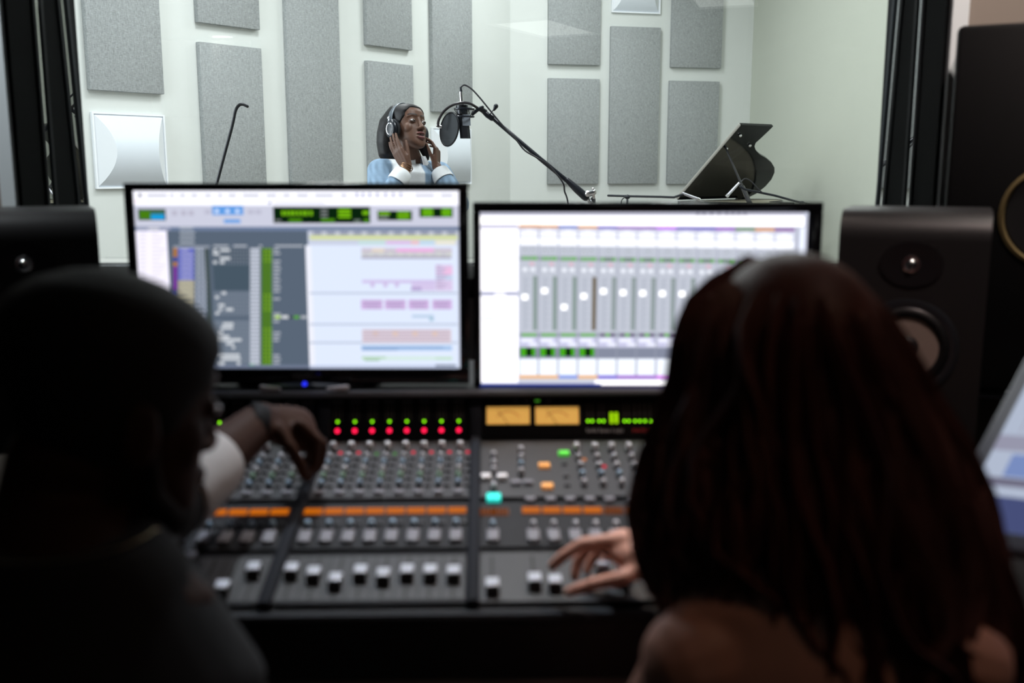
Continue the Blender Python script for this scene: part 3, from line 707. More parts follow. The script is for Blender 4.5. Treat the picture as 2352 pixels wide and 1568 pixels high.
# arrangement
R(1240, 372, 2216, 402, (196, 200, 212))
for i in range(11): R(1264 + 88 * i, 378, 1318 + 88 * i, 396, (130, 136, 160))
R(1240, 402, 2212, 430, (214, 222, 160)); R(1560, 436, 1740, 462, (200, 226, 226)); R(1740, 436, 1900, 462, (225, 196, 236)); R(1905, 436, 1960, 462, (240, 196, 204)); R(1962, 436, 2060, 462, (196, 222, 240)); R(2065, 436, 2200, 462, (240, 236, 216))
R(1226, 466, 2214, 1256, (222, 232, 252), 1.06)
R(1226, 470, 1262, 1256, (238, 240, 252), 1.05)
R(1580, 486, 2176, 512, (206, 196, 210)); R(1650, 488, 1730, 510, (232, 216, 200)); R(1808, 486, 2055, 512, (238, 176, 226))
R(1580, 514, 2176, 536, (210, 212, 206)); R(1580, 538, 2172, 556, (176, 172, 190))
for i in range(9): R(1590 + 64 * i, 520, 1630 + 64 * i, 530, (190, 186, 200))
R(2068, 594, 2180, 766, (222, 205, 238)); R(2118, 610, 2178, 660, (240, 196, 232)); R(2068, 664, 2180, 694, (200, 215, 240))
for i in range(8): R(2070, 598 + 20 * i, 2108 + (i * 31) % 50, 610 + 20 * i, (196, 180, 214))
R(1584, 694, 2066, 716, (212, 198, 238))
for x in (1640, 1725, 1800): R(x, 716, x + 26, 742, (208, 192, 232))
R(1910, 716, 2066, 766, (216, 202, 238)); R(1906, 740, 1976, 766, (186, 168, 214))
for y in (780, 985, 1106): R(1240, y - 6, 2212, y + 8, (196, 206, 226))
for i in range(4): R(1578 + 156 * i, 824, 1720 + 152 * i, 888, (214, 184, 232)); R(1590 + 156 * i, 836, 1712 + 150 * i, 846, (178, 160, 200)); R(1590 + 156 * i, 856, 1700 + 150 * i, 866, (178, 160, 200)); R(1610 + 156 * i, 874, 1712 + 150 * i, 882, (188, 168, 208))
R(1912, 924, 2056, 942, (186, 208, 232)); R(2026, 942, 2056, 964, (170, 200, 220))
R(1584, 1018, 2172, 1108, (222, 208, 220))
for i in range(4): R(1590, 1026 + i * 20, 2160, 1034 + i * 20, (196, 180, 196)) ; R(1656 + 130 * i, 1034, 1690 + 130 * i, 1062, (226, 200, 190))
R(1580, 1126, 2176, 1158, (170, 200, 238)); R(1584, 1134, 2120, 1142, (128, 160, 206)); R(1584, 1148, 1820, 1156, (128, 160, 206))
R(1580, 1196, 2180, 1222, (216, 238, 232)); R(1584, 1200, 1740, 1210, (168, 206, 168)); R(1600, 1216, 1700, 1226, (150, 190, 150)); R(2066, 1204, 2176, 1218, (196, 226, 206))
R(1240, 1256, 2214, 1276, (190, 200, 226)); R(2066, 1250, 2200, 1266, (126, 136, 156))
monL, ML = monitor(YL, (284, 420, 1078, 880), (306, 438, 1057, 845), 'left computer monitor showing an audio editing window, above the mixing console', BTW, c, aty(700, 880, YL).x)
# brand lettering, power light and the two pale stand tips
z0 = aty(697, 868, YL).z
text('lettering', 'ViewSonic', .0125, mat('print_grey', (.10, .10, .10), .5), monL, ML @ Vector((aty(672, 868, YL).x, YL - .0055, z0)), (math.pi / 2, 0, 0))
p = aty(700, 881, YL - .07); b = MB(); b.lathe([(.0035, 0), (.0035, .002), (.0005, .0026)], 12); o = b.build('power_light', mat_emit('power_blue', lin((40, 50, 255)), 1.6), monL); o.location = ML @ p; o.rotation_euler = (math.pi / 2, 0, 0)
for xa, xb in ((602, 642), (796, 752)):
    pa = aty(xa, 886, YL - .03); pb = aty(xb, 888, YL - .035)
    b = MB(); b.chain([ML @ Vector((pa.x, pa.y, BTW + .005)), ML @ Vector((pb.x, pb.y, BTW + .004))], [.0050, .0025], 8); b.build('stand_tip', mat('silver_tip', (.62, .58, .56), .3, .3), monL)

# ---- right screen: mixer window
YR = 1.71
c = Canvas(YR, 1080, 440, 2352 / 820.0); R = c.rect
R(62, 130, 2200, 1285, (204, 208, 226), 1.0)
R(62, 130, 2200, 160, (196, 196, 214)); 
for x in (1490, 1530, 1580, 1630, 1680, 1720, 1760, 1800): R(x, 142, x + 20, 160, (120, 120, 140))
R(62, 160, 2200, 228, (255, 253, 255), 1.6)
R(70, 236, 316, 1258, (250, 248, 255), 1.5); R(70, 214, 316, 244, (214, 212, 232)); R(70, 655, 316, 688, (196, 198, 220)); R(160, 664, 232, 688, (240, 240, 252), 1.2)
for y, w, cl in ((738, 130, (214, 232, 240)), (770, 60, (222, 226, 240)), (820, 140, (206, 230, 234)), (838, 80, (214, 226, 236))): R(84, y, 84 + w, y + 12, cl, 1.2)
strip = [(222, 150, 70), (222, 150, 70), (80, 110, 200), (222, 150, 70), (80, 50, 190), (130, 50, 180), (130, 50, 180), (196, 80, 250), (80, 50, 190), (76, 44, 190), (150, 50, 200), (80, 130, 50), (226, 150, 60), (130, 40, 150)]
fy = [694, 652, 760, 688, 655, 664, 668, 670, 672, 675, 678, 680, 680, 680]
for i, cl in enumerate(strip):
    x0 = 326 + 129.3 * i; x1 = x0 + 122; dy = 1.9 * i
    R(x0 - 4, 218 + dy, x1 + 6, 236 + dy, cl)
    R(x0, 236 + dy, x1, 296 + dy, (222, 224, 240), 1.05); R(x0 + 6, 262 + dy, x1 - 6, 290 + dy, (246, 248, 255), 1.2); R(x0 + 36, 244 + dy, x1 - 36, 264 + dy, (236, 238, 250), 1.1)
    R(x0, 300 + dy, x1, 352 + dy, (246, 248, 255), 1.25)
    R(x0, 356 + dy, x1, 1020 + dy * .3, (198, 203, 216))
    kn = (36, 84) if i < 4 or i in (11, 12) else (70,)
    for k in kn:
        R(x0 + k - 16, 372 + dy, x0 + k + 16, 406 + dy, (176, 182, 194)); R(x0 + k - 11, 376 + dy, x0 + k + 11, 400 + dy, (212, 217, 228)); R(x0 + k - 3, 374 + dy, x0 + k + 3, 388 + dy, (120, 128, 138))
    R(x0, 424 + dy, x1, 452 + dy, (150, 160, 170))
    for k in (18, 44, 74, 96): R(x0 + k, 428 + dy, x0 + k + 20, 448 + dy, (110, 190, 80) if (k in (18, 96) or i < 4) else (86, 126, 76))
    R(x0 + 64, 464 + dy, x0 + 96, 486 + dy, (226, 190, 206)); 
    for k in (20, 72): R(x0 + k, 500 + dy, x0 + k + 30, 524 + dy, (236, 240, 250), 1.1)
    R(x0 + 88, 556 + dy, x0 + 116, 912, (128, 146, 140) if i != 3 else (110, 100, 82)); R(x0 + 96, 566 + dy, x0 + 106, 912, (150, 168, 164) if i < 3 else (120, 108, 88) if i == 3 else (164, 172, 180))
    R(x0 + 28, 560 + dy, x0 + 44, 910, (184, 190, 204)); 
    for q in range(9): R(x0 + 50, 575 + q * 38, x0 + 64, 581 + q * 38, (168, 174, 190))
    R(x0 + 6, fy[i] - 6, x0 + 62, fy[i] + 6, (224, 228, 240), 1.1); R(x0 + 15, fy[i] - 19, x0 + 53, fy[i] + 19, (255, 255, 255), 1.7)
    R(x0, 930, x1, 956, (150, 158, 174))
    for k in (16, 48, 80): R(x0 + k, 934, x0 + k + 28, 952, (110, 196, 70) if i < 4 or k == 48 else (96, 72, 110))
    R(x0, 960, x1, 1022, (206, 206, 236)); R(x0 + 8, 968, x1 - 30, 990, (238, 240, 255), 1.15); R(x0 + 60, 996, x1 - 6, 1016, (238, 240, 255), 1.1)
    R(x0 - 4, 1026, x1 + 8, 1096, (136, 142, 162))
    if i < 4:
        R(x0 + 4, 1026, x1 - 18, 1084, (12, 44, 14))
        for q in range(3): R(x0 + 8, 1032 + q * 18, x0 + 42, 1045 + q * 18, (84, 200, 34)); R(x0 + 80, 1032 + q * 18, x0 + 102, 1045 + q * 18, (84, 200, 34))
    R(x0, 1102, x1 - 6, 1206, (240, 246, 255), 1.2)
    R(x0 - 4, 1210, x1 + 6, 1228, tuple(min(255, q + 40) for q in cl))
    R(x1 + 1, 236, x1 + 6, 1210, (160, 164, 182))
R(326, 1232, 820, 1252, (214, 216, 226)); R(820, 1240, 2140, 1272, (255, 252, 255), 1.6)
R(62, 1262, 860, 1285, (70, 86, 176)); R(860, 1274, 2200, 1285, (70, 40, 150))
R(2146, 236, 2176, 1285, (232, 238, 252), 1.2)
monR, MR = monitor(YR, (1086, 464, 1868, 893), (1103, 487, 1846, 886), 'right computer monitor showing a bright mixer window, beside the other monitor', BTW, c, aty(1460, 880, YR).x, .10)
bpy.data.objects  # noqa

# ================================================================== LOUDSPEAKERS
M_spk = mat('speaker_cabinet', (0.018, 0.017, 0.018), 0.4, noise=.1)
def studio_speaker(cx_px, label, yaw, standlabel):
    Yf = 1.86
    pt = aty(cx_px, 484, Yf); zt = pt.z; w, h, dp = .262, .44, .24; zb = zt - h
    r = thing('studio_speaker', label, 'speaker', (pt.x, Yf, zb), yaw, 'studio speakers beside the monitors')
    # cabinet: profile in y-z with a well rounded upper front edge
    pr = [(0, .012), (.006, 0), (dp, 0), (dp, h)]
    R_ = .055
    pr += [(R_ - R_ * math.sin(q), h - R_ + R_ * math.cos(q)) for q in [math.pi / 2 * k / 8 for k in range(9)]]
    b = MB(); b.rings([[(x, y, z) for y, z in pr] for x in (-w / 2, w / 2)]); b.build('cabinet', M_spk, r, smooth=25)
    R90 = Matrix.Rotation(math.pi / 2, 4, 'X')
    zt_ = h - .098; zw = h - .255
    def disc(name, prof, mm, x, z, sx=1.0, sz=1.0, n=32):
        M = Matrix.Translation((x, 0, z)) @ Matrix.Diagonal((sx, 1, sz, 1)) @ R90
        b = MB(); b.lathe(prof, n, M); return b.build(name, mm, r, smooth=50)
    disc('waveguide', [(.045, -.001), (.045, .003), (.036, .003), (.016, .0005), (.0005, .0005)], mat('waveguide_black', (.012, .012, .014), .3), 0, zt_, 1.25, .95)
    disc('tweeter', [(.0155, 0), (.0155, .0042), (.0125, .0048), (.010, .0035), (.008, .0085), (.0045, .0110), (.0003, .012)], M_steel, 0, zt_)
    disc('woofer_ring', [(.092, -.001), (.092, .004), (.086, .006), (.076, .004), (.076, -.001)], mat('woofer_ring', (.02, .022, .027), .3), 0, zw)
    disc('surround', [(.076, 0), (.076, .004), (.070, .009), (.062, .008), (.057, .003), (.057, 0)], mat('rubber_black', (.008, .008, .009), .4), 0, zw)
    disc('woofer_cone', [(.058, .0035), (.040, .0016), (.022, .0008), (.022, 0), (.058, 0)], mat('cone_tan', (.38, .29, .25), .55, noise=.12, scale=200), 0, zw)
    disc('dust_cap', [(.024, .0006), (.022, .006), (.014, .010), (.0005, .012)], mat('dust_cap', (.022, .022, .026), .35), 0, zw)
    disc('power_light', [(.0022, 0), (.0022, .002), (.0003, .0025)], mat_emit('speaker_led', lin((30, 170, 20)), .35), .092, .030, n=10)
    # stand
    s = thing('speaker_stand', standlabel, 'stand', (pt.x - .12 * math.sin(yaw), Yf + .12 * math.cos(yaw), 0), yaw, 'speaker stands behind the console')
    b = MB(); b.box((0, 0, zb - .012), (.24, .20, .02), bev=.003); b.build('top_plate', M_dmetal, s)
    b = MB(); b.box((0, 0, (zb - .012) / 2), (.06, .06, zb - .05), bev=.006); b.build('column', M_dmetal, s)
    b = MB(); b.box((0, 0, .0125), (.22, .22, .025), bev=.005); b.build('base', M_dmetal, s)
    return r
studio_speaker(2102, 'black studio speaker with tan cone on the right, behind the woman', math.radians(-24), 'black speaker stand under the right studio speaker')
studio_speaker(45, 'black studio speaker at the left edge, behind the man', math.radians(26), 'black speaker stand under the left studio speaker')
# large main speaker by the right edge
pa = aty(2236, 46, 2.02); W_, H_, D_ = .42, .74, .18
r = thing('main_speaker', 'large black main speaker at the upper right edge of the room', 'speaker', (pa.x + W_ / 2 * .9, 2.0, pa.z - H_), math.radians(-27))
b = MB(); b.box((0, D_ / 2, H_ / 2), (W_, D_, H_), bev=.012); b.build('cabinet', mat('main_cabinet', (.003, .003, .0035), .6, spec=.2), r)
zc = aty(2390, 495, 2.02).z - (pa.z - H_); xc = aty(2440, 490, 2.02).x - (pa.x + W_ / 2)
R90 = Matrix.Rotation(math.pi / 2, 4, 'X')
b = MB(); b.lathe([(.105, -.001), (.105, .006), (.098, .009), (.094, .004), (.094, -.001)], 40, Matrix.Translation((xc, 0, zc)) @ R90); b.build('cone_ring', mat('gold_ring', (.55, .42, .20), .3, .8), r)
b = MB(); b.lathe([(.094, 0), (.09, .004), (.03, .001), (.0005, .004)], 40, Matrix.Translation((xc, 0, zc)) @ R90); b.build('woofer_cone', M_black, r)
zst = pa.z - H_
s = thing('speaker_stand', 'tall black stand under the large main speaker', 'stand', (pa.x + W_ / 2 * .9 + .045, 2.08, 0), math.radians(-27))
b = MB(); b.box((0, 0, zst - .011), (.34, .16, .02), bev=.003); b.build('top_plate', M_dmetal, s)
b = MB(); b.box((0, 0, zst / 2 - .01), (.08, .08, zst - .04), bev=.006); b.build('column', M_dmetal, s)
b = MB(); b.box((0, 0, .0125), (.28, .22, .025), bev=.005); b.build('base', M_dmetal, s)

# ================================================================== LIVE ROOM THINGS
def pxs(lst, n=6): return curve_pts([atd(*p) for p in lst], n)
M_boom = mat('boom_black', (.012, .015, .022), .28, .2)
# ---- vocal microphone on a boom stand
D = 4.72
ms = thing('microphone_stand', 'black boom microphone stand slanting up towards the singer', 'microphone stand', tuple((lambda p: (p.x, p.y, 0))(atd(1362, 460, D))))
org = ms.location.copy()
def P(px, py, d): return atd(px, py, d) - org
b = MB(); b.chain([P(1128, 268, D), P(1240, 364, D), P(1338, 444, D)], [.0095, .0105, .0115], 10); b.build('boom_arm', M_boom, ms)
b = MB(); b.chain([P(1302, 413, D), P(1325, 434, D), P(1345, 452, D)], [.013, .019, .020], 12); b.build('boom_grip', M_boom, ms)
b = MB(); b.chain([P(1340, 446, D), P(1372, 478, D), P(1400, 505, D)], [.011, .011, .011], 10); b.build('boom_tail', M_steel, ms)
b = MB(); b.chain([P(1400, 505, D), P(1422, 526, D)], [.03, .03], 14); b.build('counterweight', M_boom, ms)
b = MB(); b.chain([P(1350, 445, D - .02), P(1364, 441, D - .03)], [.016, .014], 10); b.chain([P(1362, 434, D - .03), P(1364, 454, D - .03)], [.007, .007], 8); b.build('clutch_knob', M_steel, ms)
pz = P(1362, 458, D); b = MB(); b.chain([pz, (pz.x, pz.y, .05)], .0125, 12); b.build('upright_pole', M_boom, ms)
for q in (0.4, 2.5, 4.6):
    b = MB(); b.chain([(pz.x, pz.y, .16), (pz.x + .34 * math.cos(q), pz.y + .34 * math.sin(q), .012)], .011, 8); b.build('leg', M_boom, ms)
b = MB(); b.chain([P(1112, 257, D), P(1120, 264, D), P(1130, 271, D)], [.012, .014, .014], 10); b.build('boom_tip_clamp', M_boom, ms)
b = MB(); b.chain([P(1126, 262, D - .01), P(1135, 250, D - .02)], [.0025, .0025], 6); b.chain([P(1135, 252, D - .02), P(1139, 244, D - .025)], [.006, .012], 10); b.build('tip_knob', M_boom, ms)

mc = thing('condenser_microphone', 'black studio condenser microphone hanging upside down in its shock mount', 'microphone', tuple(atd(1068, 320, D - .02)))
mo = mc.location.copy()
def Q(px, py, d=D - .02): return atd(px, py, d) - mo
b = MB(); ax = [Q(1062, 264), Q(1066, 285), Q(1069, 318)]
b.rings([[tuple(c + Vector((x * .024, y * .020, 0))) for x, y in ((-1, -.5), (-.5, -1), (.5, -1), (1, -.5), (1, .5), (.5, 1), (-.5, 1), (-1, .5))] for c in ax]); b.build('body', mat('mic_body', (.035, .037, .045), .3, .5), mc, smooth=30)
b = MB(); b.rings([[tuple(Q(1071 + 0.06 * (yy - 263), yy) + Vector((x * .019, -.0225 + y * .001, 0))) for x, y in ((-1, 0), (1, 0), (1, 1), (-1, 1))] for yy in (263, 289)]); b.build('grille', mat('mic_grille', (.45, .50, .58), .35, .7), mc)
b = MB(); b.chain([Q(1061, 243), Q(1062, 264)], [(.029, .026), (.026, .024)], 14, round_ends=False); b.build('capsule_neck', M_boom, mc)
b = MB(); b.chain([Q(1059, 211), Q(1061, 240)], [.0085, .0095], 12, round_ends=False); b.build('connector', M_steel, mc)
b = MB(); b.chain([Q(1058, 201), Q(1059, 212)], [.005, .0075], 10); b.build('cable_boot', M_boom, mc)
sm = thing('shock_mount', 'spidery black shock mount clamped between microphone and boom tip', 'shock mount', tuple(Q(1080, 262) + mo))
so = sm.location.copy()
def U(px, py, d=D - .02): return atd(px, py, d) - so
for k, yy in enumerate((250, 268)):
    rr = [U(1066, yy) + Vector((.046 * math.cos(q), .040 * math.sin(q), 0)) for q in [2 * math.pi * j / 20 for j in range(21)]]
    b = MB(); b.chain(rr, .004, 6); b.build('ring', M_boom, sm)
for q in range(6):
    a0 = U(1066, 250) + Vector((.046 * math.cos(q * 1.047), .040 * math.sin(q * 1.047), 0)); a1 = U(1066, 268) + Vector((.030 * math.cos(q * 1.047 + .5), .028 * math.sin(q * 1.047 + .5), 0))
    b = MB(); b.chain([a0, a1], .0022, 5); b.build('elastic', M_black, sm)
b = MB(); b.chain([U(1086, 262), U(1096, 252), U(1102, 249), U(1114, 257, D)], [.007, .010, .013, .013], 10); b.build('bracket', M_boom, sm)
b = MB(); b.chain([U(1100, 250), U(1108, 246, D - .03)], [.005, .008], 8); b.build('bracket_knob', M_boom, sm)
# pop filter
pf = thing('pop_filter', 'round black mesh pop filter on a curved gooseneck before the singer', 'pop filter', tuple(atd(1032, 297, D - .01)))
po = pf.location.copy()
def X(px, py, d=D - .01): return atd(px, py, d) - po
nrm = Vector((-.77, -.62, .12)).normalized(); sx = Vector((0, 0, 1)).cross(nrm).normalized(); sz = nrm.cross(sx)
sx, sz = sx * math.cos(-.25) + sz * math.sin(-.25), sz * math.cos(-.25) - sx * math.sin(-.25)
RR = .078
b = MB(); b.chain([sx * (RR * .93 * math.cos(q)) + sz * (RR * math.sin(q)) for q in [2 * math.pi * j / 32 for j in range(33)]], .0042, 8); b.build('hoop', mat('hoop_black', (.02, .022, .026), .25, .4), pf)
b = MB(); b.add([tuple(sx * (RR * .93 * math.cos(q)) + sz * (RR * math.sin(q)) + nrm * e) for e in (.001, -.001) for q in [2 * math.pi * j / 32 for j in range(32)]], [tuple(range(32)), tuple(range(63, 31, -1))] + [(j, (j + 1) % 32, 32 + (j + 1) % 32, 32 + j) for j in range(32)])
b.build('mesh_screen', mat_sheer('pop_mesh', (.03, .036, .042), .93), pf, smooth=0)
goose = pxs([(1006, 289, D - .02), (1008, 275, D - .02), (1020, 255, D - .02), (1040, 241, D - .03), (1062, 236, D - .05), (1080, 238, D - .05), (1094, 246, D - .03), (1104, 252, D - .01)], 5)
b = MB(); b.chain([p - po for p in goose], .0062, 8); b.build('gooseneck', mat('goose_black', (.03, .026, .03), .35, .3), pf)
b = MB(); b.chain([X(1005, 288), X(1013, 291)], [.008, .009], 10); b.build('joint_knob', M_steel, pf)
# microphone cable
cab = pxs([(1058, 203, D - .02), (1062, 197, D - .02), (1070, 196, D - .02), (1085, 206, D - .02), (1105, 228, D - .02), (1135, 265, D - .02), (1165, 300, D - .02), (1185, 320, D - .018), (1205, 345, D - .018), (1235, 363, D - .03), (1262, 381, D - .02), (1292, 418, D - .02), (1297, 440, D), (1304, 462, D), (1318, 540, D)], 6)
e = cab[-1].copy(); cab += [Vector((e.x + .01 * k, e.y + .02 * k, e.z * (1 - k / 6))) for k in range(1, 6)] + [Vector((e.x + .1, e.y + .15, .006)), Vector((e.x + .6, e.y + .4, .006))]
b = MB(); b.chain(cab, .0040, 6); o = b.build('microphone_cable', mat('cable_black', (.015, .015, .02), .5)); tag(o, 'thin black cable looping from the microphone along the boom', 'cable')
# ---- hooked rod
ro = atd(500, 415, 5.3)
rd = thing('hooked_rod_stand', 'black rod stand with hooked top in front of the grey panels', 'stand', (ro.x - .12, ro.y, 0)); q0 = rd.location.copy()
pth = [Vector((0, 0, .02)), Vector((0, 0, .5))] + [p - q0 for p in pxs([(497, 425, 5.3), (515, 357, 5.3), (533, 290, 5.3), (540, 258, 5.3), (545, 246, 5.3), (552, 240, 5.3), (560, 240, 5.3), (568, 244, 5.3)], 5)]
b = MB(); b.chain(pth, .0085, 10); b.build('rod', mat('rod_metal', (.03, .032, .036), .3, .6), rd)
b = MB(); b.lathe([(.16, 0), (.16, .012), (.14, .02), (.02, .03), (.001, .03)], 28); b.build('base', M_dmetal, rd)
# ---- grand piano
A_ = atd(1703, 287, 9.7); dz = A_.z
r_ = ray(1776, 290); T_ = CAM + r_ * ((dz - CZ) / r_.z)
H_ = atd(1515, 465, 10.3)
E2 = (T_ - A_).normalized()
Nl = (H_ - A_).cross(E2).normalized()
E1 = E2.cross(Nl).normalized()
if (A_ - H_).dot(E1) < 0: E1 = -E1
HB = H_ - E1 * ((H_.z - .955) / E1.z) if abs(E1.z) > 1e-3 else H_      # slide down to the hinge height
pn_ = thing('grand_piano', 'black grand piano with raised lid at the back of the live room', 'piano', (HB.x, HB.y, 0)); po_ = pn_.location.copy()
outl = [(1703, 287), (1776, 290), (1764, 302), (1748, 317), (1736, 328), (1733, 336), (1736, 345), (1746, 355), (1760, 363), (1772, 373), (1779, 385), (1779, 396), (1772, 412), (1758, 428), (1738, 444), (1716, 455), (1690, 464)]
ab = []
for px, py in outl:
    p = onpl(px, py, A_, Nl) - HB; ab.append((p.dot(E2), p.dot(E1)))
La = max(a for a, _ in ab)
a_last, b_last = ab[-1]
ab += [(a_last - .02, 0.0), (ab[0][0], 0.0)]
hz = Vector((E1.x, E1.y, 0)).normalized()
UPL = Nl if Nl.z > 0 else -Nl
def extr(poly3, n, t):
    b = MB(); k = len(poly3)
    b.add([tuple(p) for p in poly3] + [tuple(p + n * t) for p in poly3], [tuple(range(k)), tuple(range(2 * k - 1, k - 1, -1))] + [(i, (i + 1) % k, k + (i + 1) % k, k + i) for i in range(k)])
    return b
h0 = HB - po_
M_piano = mat('piano_black', (.004, .005, .007), .10, spec=.22)
extr([h0 + E2 * a + E1 * bb for a, bb in ab], UPL, .028).build('lid', M_piano, pn_, smooth=20)
b = MB(); b.chain([h0 + E2 * ab[0][0] + E1 * .02 - E2 * .012 + UPL * .012, h0 + E2 * ab[0][0] + E1 * (ab[0][1] - .01) - E2 * .012 + UPL * .012], [(.016, .006)] * 2, 8, up=UPL); b.build('lid_edge', mat('lid_edge_sheen', (.34, .33, .30), .3), pn_)  # pale strip paints the wall's reflection along the black lid edge
case = [h0 + E2 * a + hz * bb for a, bb in ab]
def setz(poly, z): return [Vector((p.x, p.y, z)) for p in poly]
kk = len(case); cen = sum(case, Vector()) / kk
b = MB(); inner = [cen + (p - cen) * .95 for p in case]
b.rings([setz(case, .62), setz(case, .945), setz(inner, .945), setz(inner, .93)], cap=False); b.build('case_rim', M_piano, pn_, smooth=20)
extr(setz(inner, .62), Vector((0, 0, 1)), .318).build('soundboard', mat('soundboard_cream', (.72, .66, .50), .4), pn_, smooth=20)
a0 = ab[0][0]
kb = [h0 + E2 * (a0 - .30) , h0 + E2 * (a0 - .30) + hz * ab[0][1], h0 + E2 * a0 + hz * ab[0][1], h0 + E2 * a0]
extr(setz(kb, .62), Vector((0, 0, 1)), .12).build('key_bed', M_piano, pn_, smooth=20)
ks = [h0 + E2 * (a0 - .22) + hz * .1, h0 + E2 * (a0 - .22) + hz * (ab[0][1] - .1), h0 + E2 * (a0 - .06) + hz * (ab[0][1] - .1), h0 + E2 * (a0 - .06) + hz * .1]
extr(setz(ks, .741), Vector((0, 0, 1)), .015).build('keyboard', mat('ivory', (.8, .78, .7), .3), pn_, smooth=20)
for a, bb in ((a0 + .05, .12), (a0 + .05, ab[0][1] - .12), (La - .35, ab[9][1] * .45)):
    p = h0 + E2 * a + hz * bb; b = MB(); b.chain([(p.x, p.y, .62), (p.x, p.y, .10), (p.x, p.y, .012)], [.055, .035, .03], 12, round_ends=False); b.build('leg', M_piano, pn_)
p0 = onpl(1666, 338, A_, Nl) - po_; p1 = h0 + E2 * (ab[0][0] + .45) + hz * (ab[0][1] * .92); p1 = Vector((p1.x, p1.y, .93))
tp = atd(1722, 467, 9.55) - po_
b = MB(); b.chain([p0, p0.lerp(tp, .72)], [.009, .013], 8); b.chain([p0.lerp(tp, .72), tp, Vector((tp.x + .01, tp.y, .93))], [.022, .024, .024], 8); b.build('prop_stick', mat('prop_black', (.02, .02, .022), .25), pn_)
for px, py in ((1699, 309), (1721, 332), (1667, 339)):
    p = onpl(px, py, A_, Nl) - po_ - UPL * .012; b = MB(); b.ell(p, (.018, .018, .016), n=10, m=6); b.build('lid_stud', M_steel, pn_)
# ---- two piano microphones on small boom stands
def pmic(label1, label2, boom, stand_px, mic, d, cable=None):
    fp = atd(*stand_px, d); s = thing('microphone_stand', label1, 'microphone stand', (fp.x, fp.y, 0)); so = s.location.copy()
    q = lambda p: atd(p[0], p[1], d) - so
    b = MB(); b.chain([q(p) for p in boom], .0105, 8); b.build('boom_arm', M_boom, s)
    tp = q(stand_px); b = MB(); b.chain([tp, (tp.x, tp.y, .03)], .010, 8); b.build('upright_pole', M_boom, s)
    b = MB(); b.ell(tp, (.028, .022, .022), n=10, m=6); b.build('clutch', M_boom, s)
    b = MB(); b.lathe([(.13, 0), (.13, .02), (.02, .03), (.001, .03)], 24); b.build('base', M_boom, s)
    if cable:
        b = MB(); b.chain([c - so for c in pxs([(x, y, d - .02) for x, y in cable], 5)], .005, 6); b.build('cable', mat('cable_black', (.015, .015, .02)), s)
    mp = atd(*mic[-1], d); mm = thing('pencil_microphone', label2, 'microphone', tuple(mp)); 
    b = MB(); b.chain([atd(*mic[0], d) - mp, Vector((0, 0, 0))], [.012, .015], 10, round_ends=False); b.build('body', mat('mic_silver', (.55, .55, .60), .3, .8), mm)
    b = MB(); b.chain([(atd(*mic[0], d) - mp) * .02, (mp - atd(*mic[0], d)) * .12], [.017, .017], 10, round_ends=False); b.build('capsule', M_steel, mm)
pmic('low black microphone boom reaching right into the piano', 'silver pencil microphone on the left boom inside the piano', [(1397, 449), (1430, 450), (1470, 451), (1520, 452), (1548, 453), (1572, 445)], (1441, 452), [(1566, 443), (1603, 457)], 9.3, [(1436, 452), (1428, 460), (1427, 475)])
pmic('thin black microphone boom reaching left over the piano tail', 'silver pencil microphone beside the lid prop stick', [(1868, 472), (1830, 463), (1780, 449), (1712, 435), (1700, 428)], (1842, 467), [(1698, 420), (1672, 448)], 9.2, [(1702, 418), (1712, 410), (1726, 417), (1740, 432), (1752, 443)])

# ================================================================== PEOPLE
def fuse(mb, name, voxel, it, mats, colfn=None):
    """union of closed shells as one continuous surface (voxel remesh + smoothing)"""
    me = mb.mesh(name + '_raw', mats, 0); t = bpy.data.objects.new(name + '_raw', me); COL.objects.link(t)
    r = t.modifiers.new('remesh', 'REMESH'); r.mode = 'VOXEL'; r.voxel_size = voxel; r.use_smooth_shade = True
    s = t.modifiers.new('smooth', 'SMOOTH'); s.factor = 0.5; s.iterations = it
    bpy.context.view_layer.update()
    out = bpy.data.meshes.new_from_object(t.evaluated_get(bpy.context.evaluated_depsgraph_get()))
    bpy.data.objects.remove(t); bpy.data.meshes.remove(me); out.name = name
    out.polygons.foreach_set('use_smooth', [True] * len(out.polygons))
    if not out.materials: out.materials.append(mats)
    if colfn:
        at = out.color_attributes.new('Col', 'FLOAT_COLOR', 'POINT'); buf = []
        for v in out.vertices: buf += [*colfn(v.co), 1.0]
        at.data.foreach_set('color', buf)
    return out
def place(me, name, parent, origin):
    me.transform(Matrix.Translation(-Vector(origin))); o = bpy.data.objects.new(name, me); COL.objects.link(o); o.parent = parent; return o
def rot3(yaw, tilt, roll): return Matrix.Rotation(roll, 4, 'Y') @ Matrix.Rotation(yaw, 4, 'Z') @ Matrix.Rotation(tilt, 4, 'X')
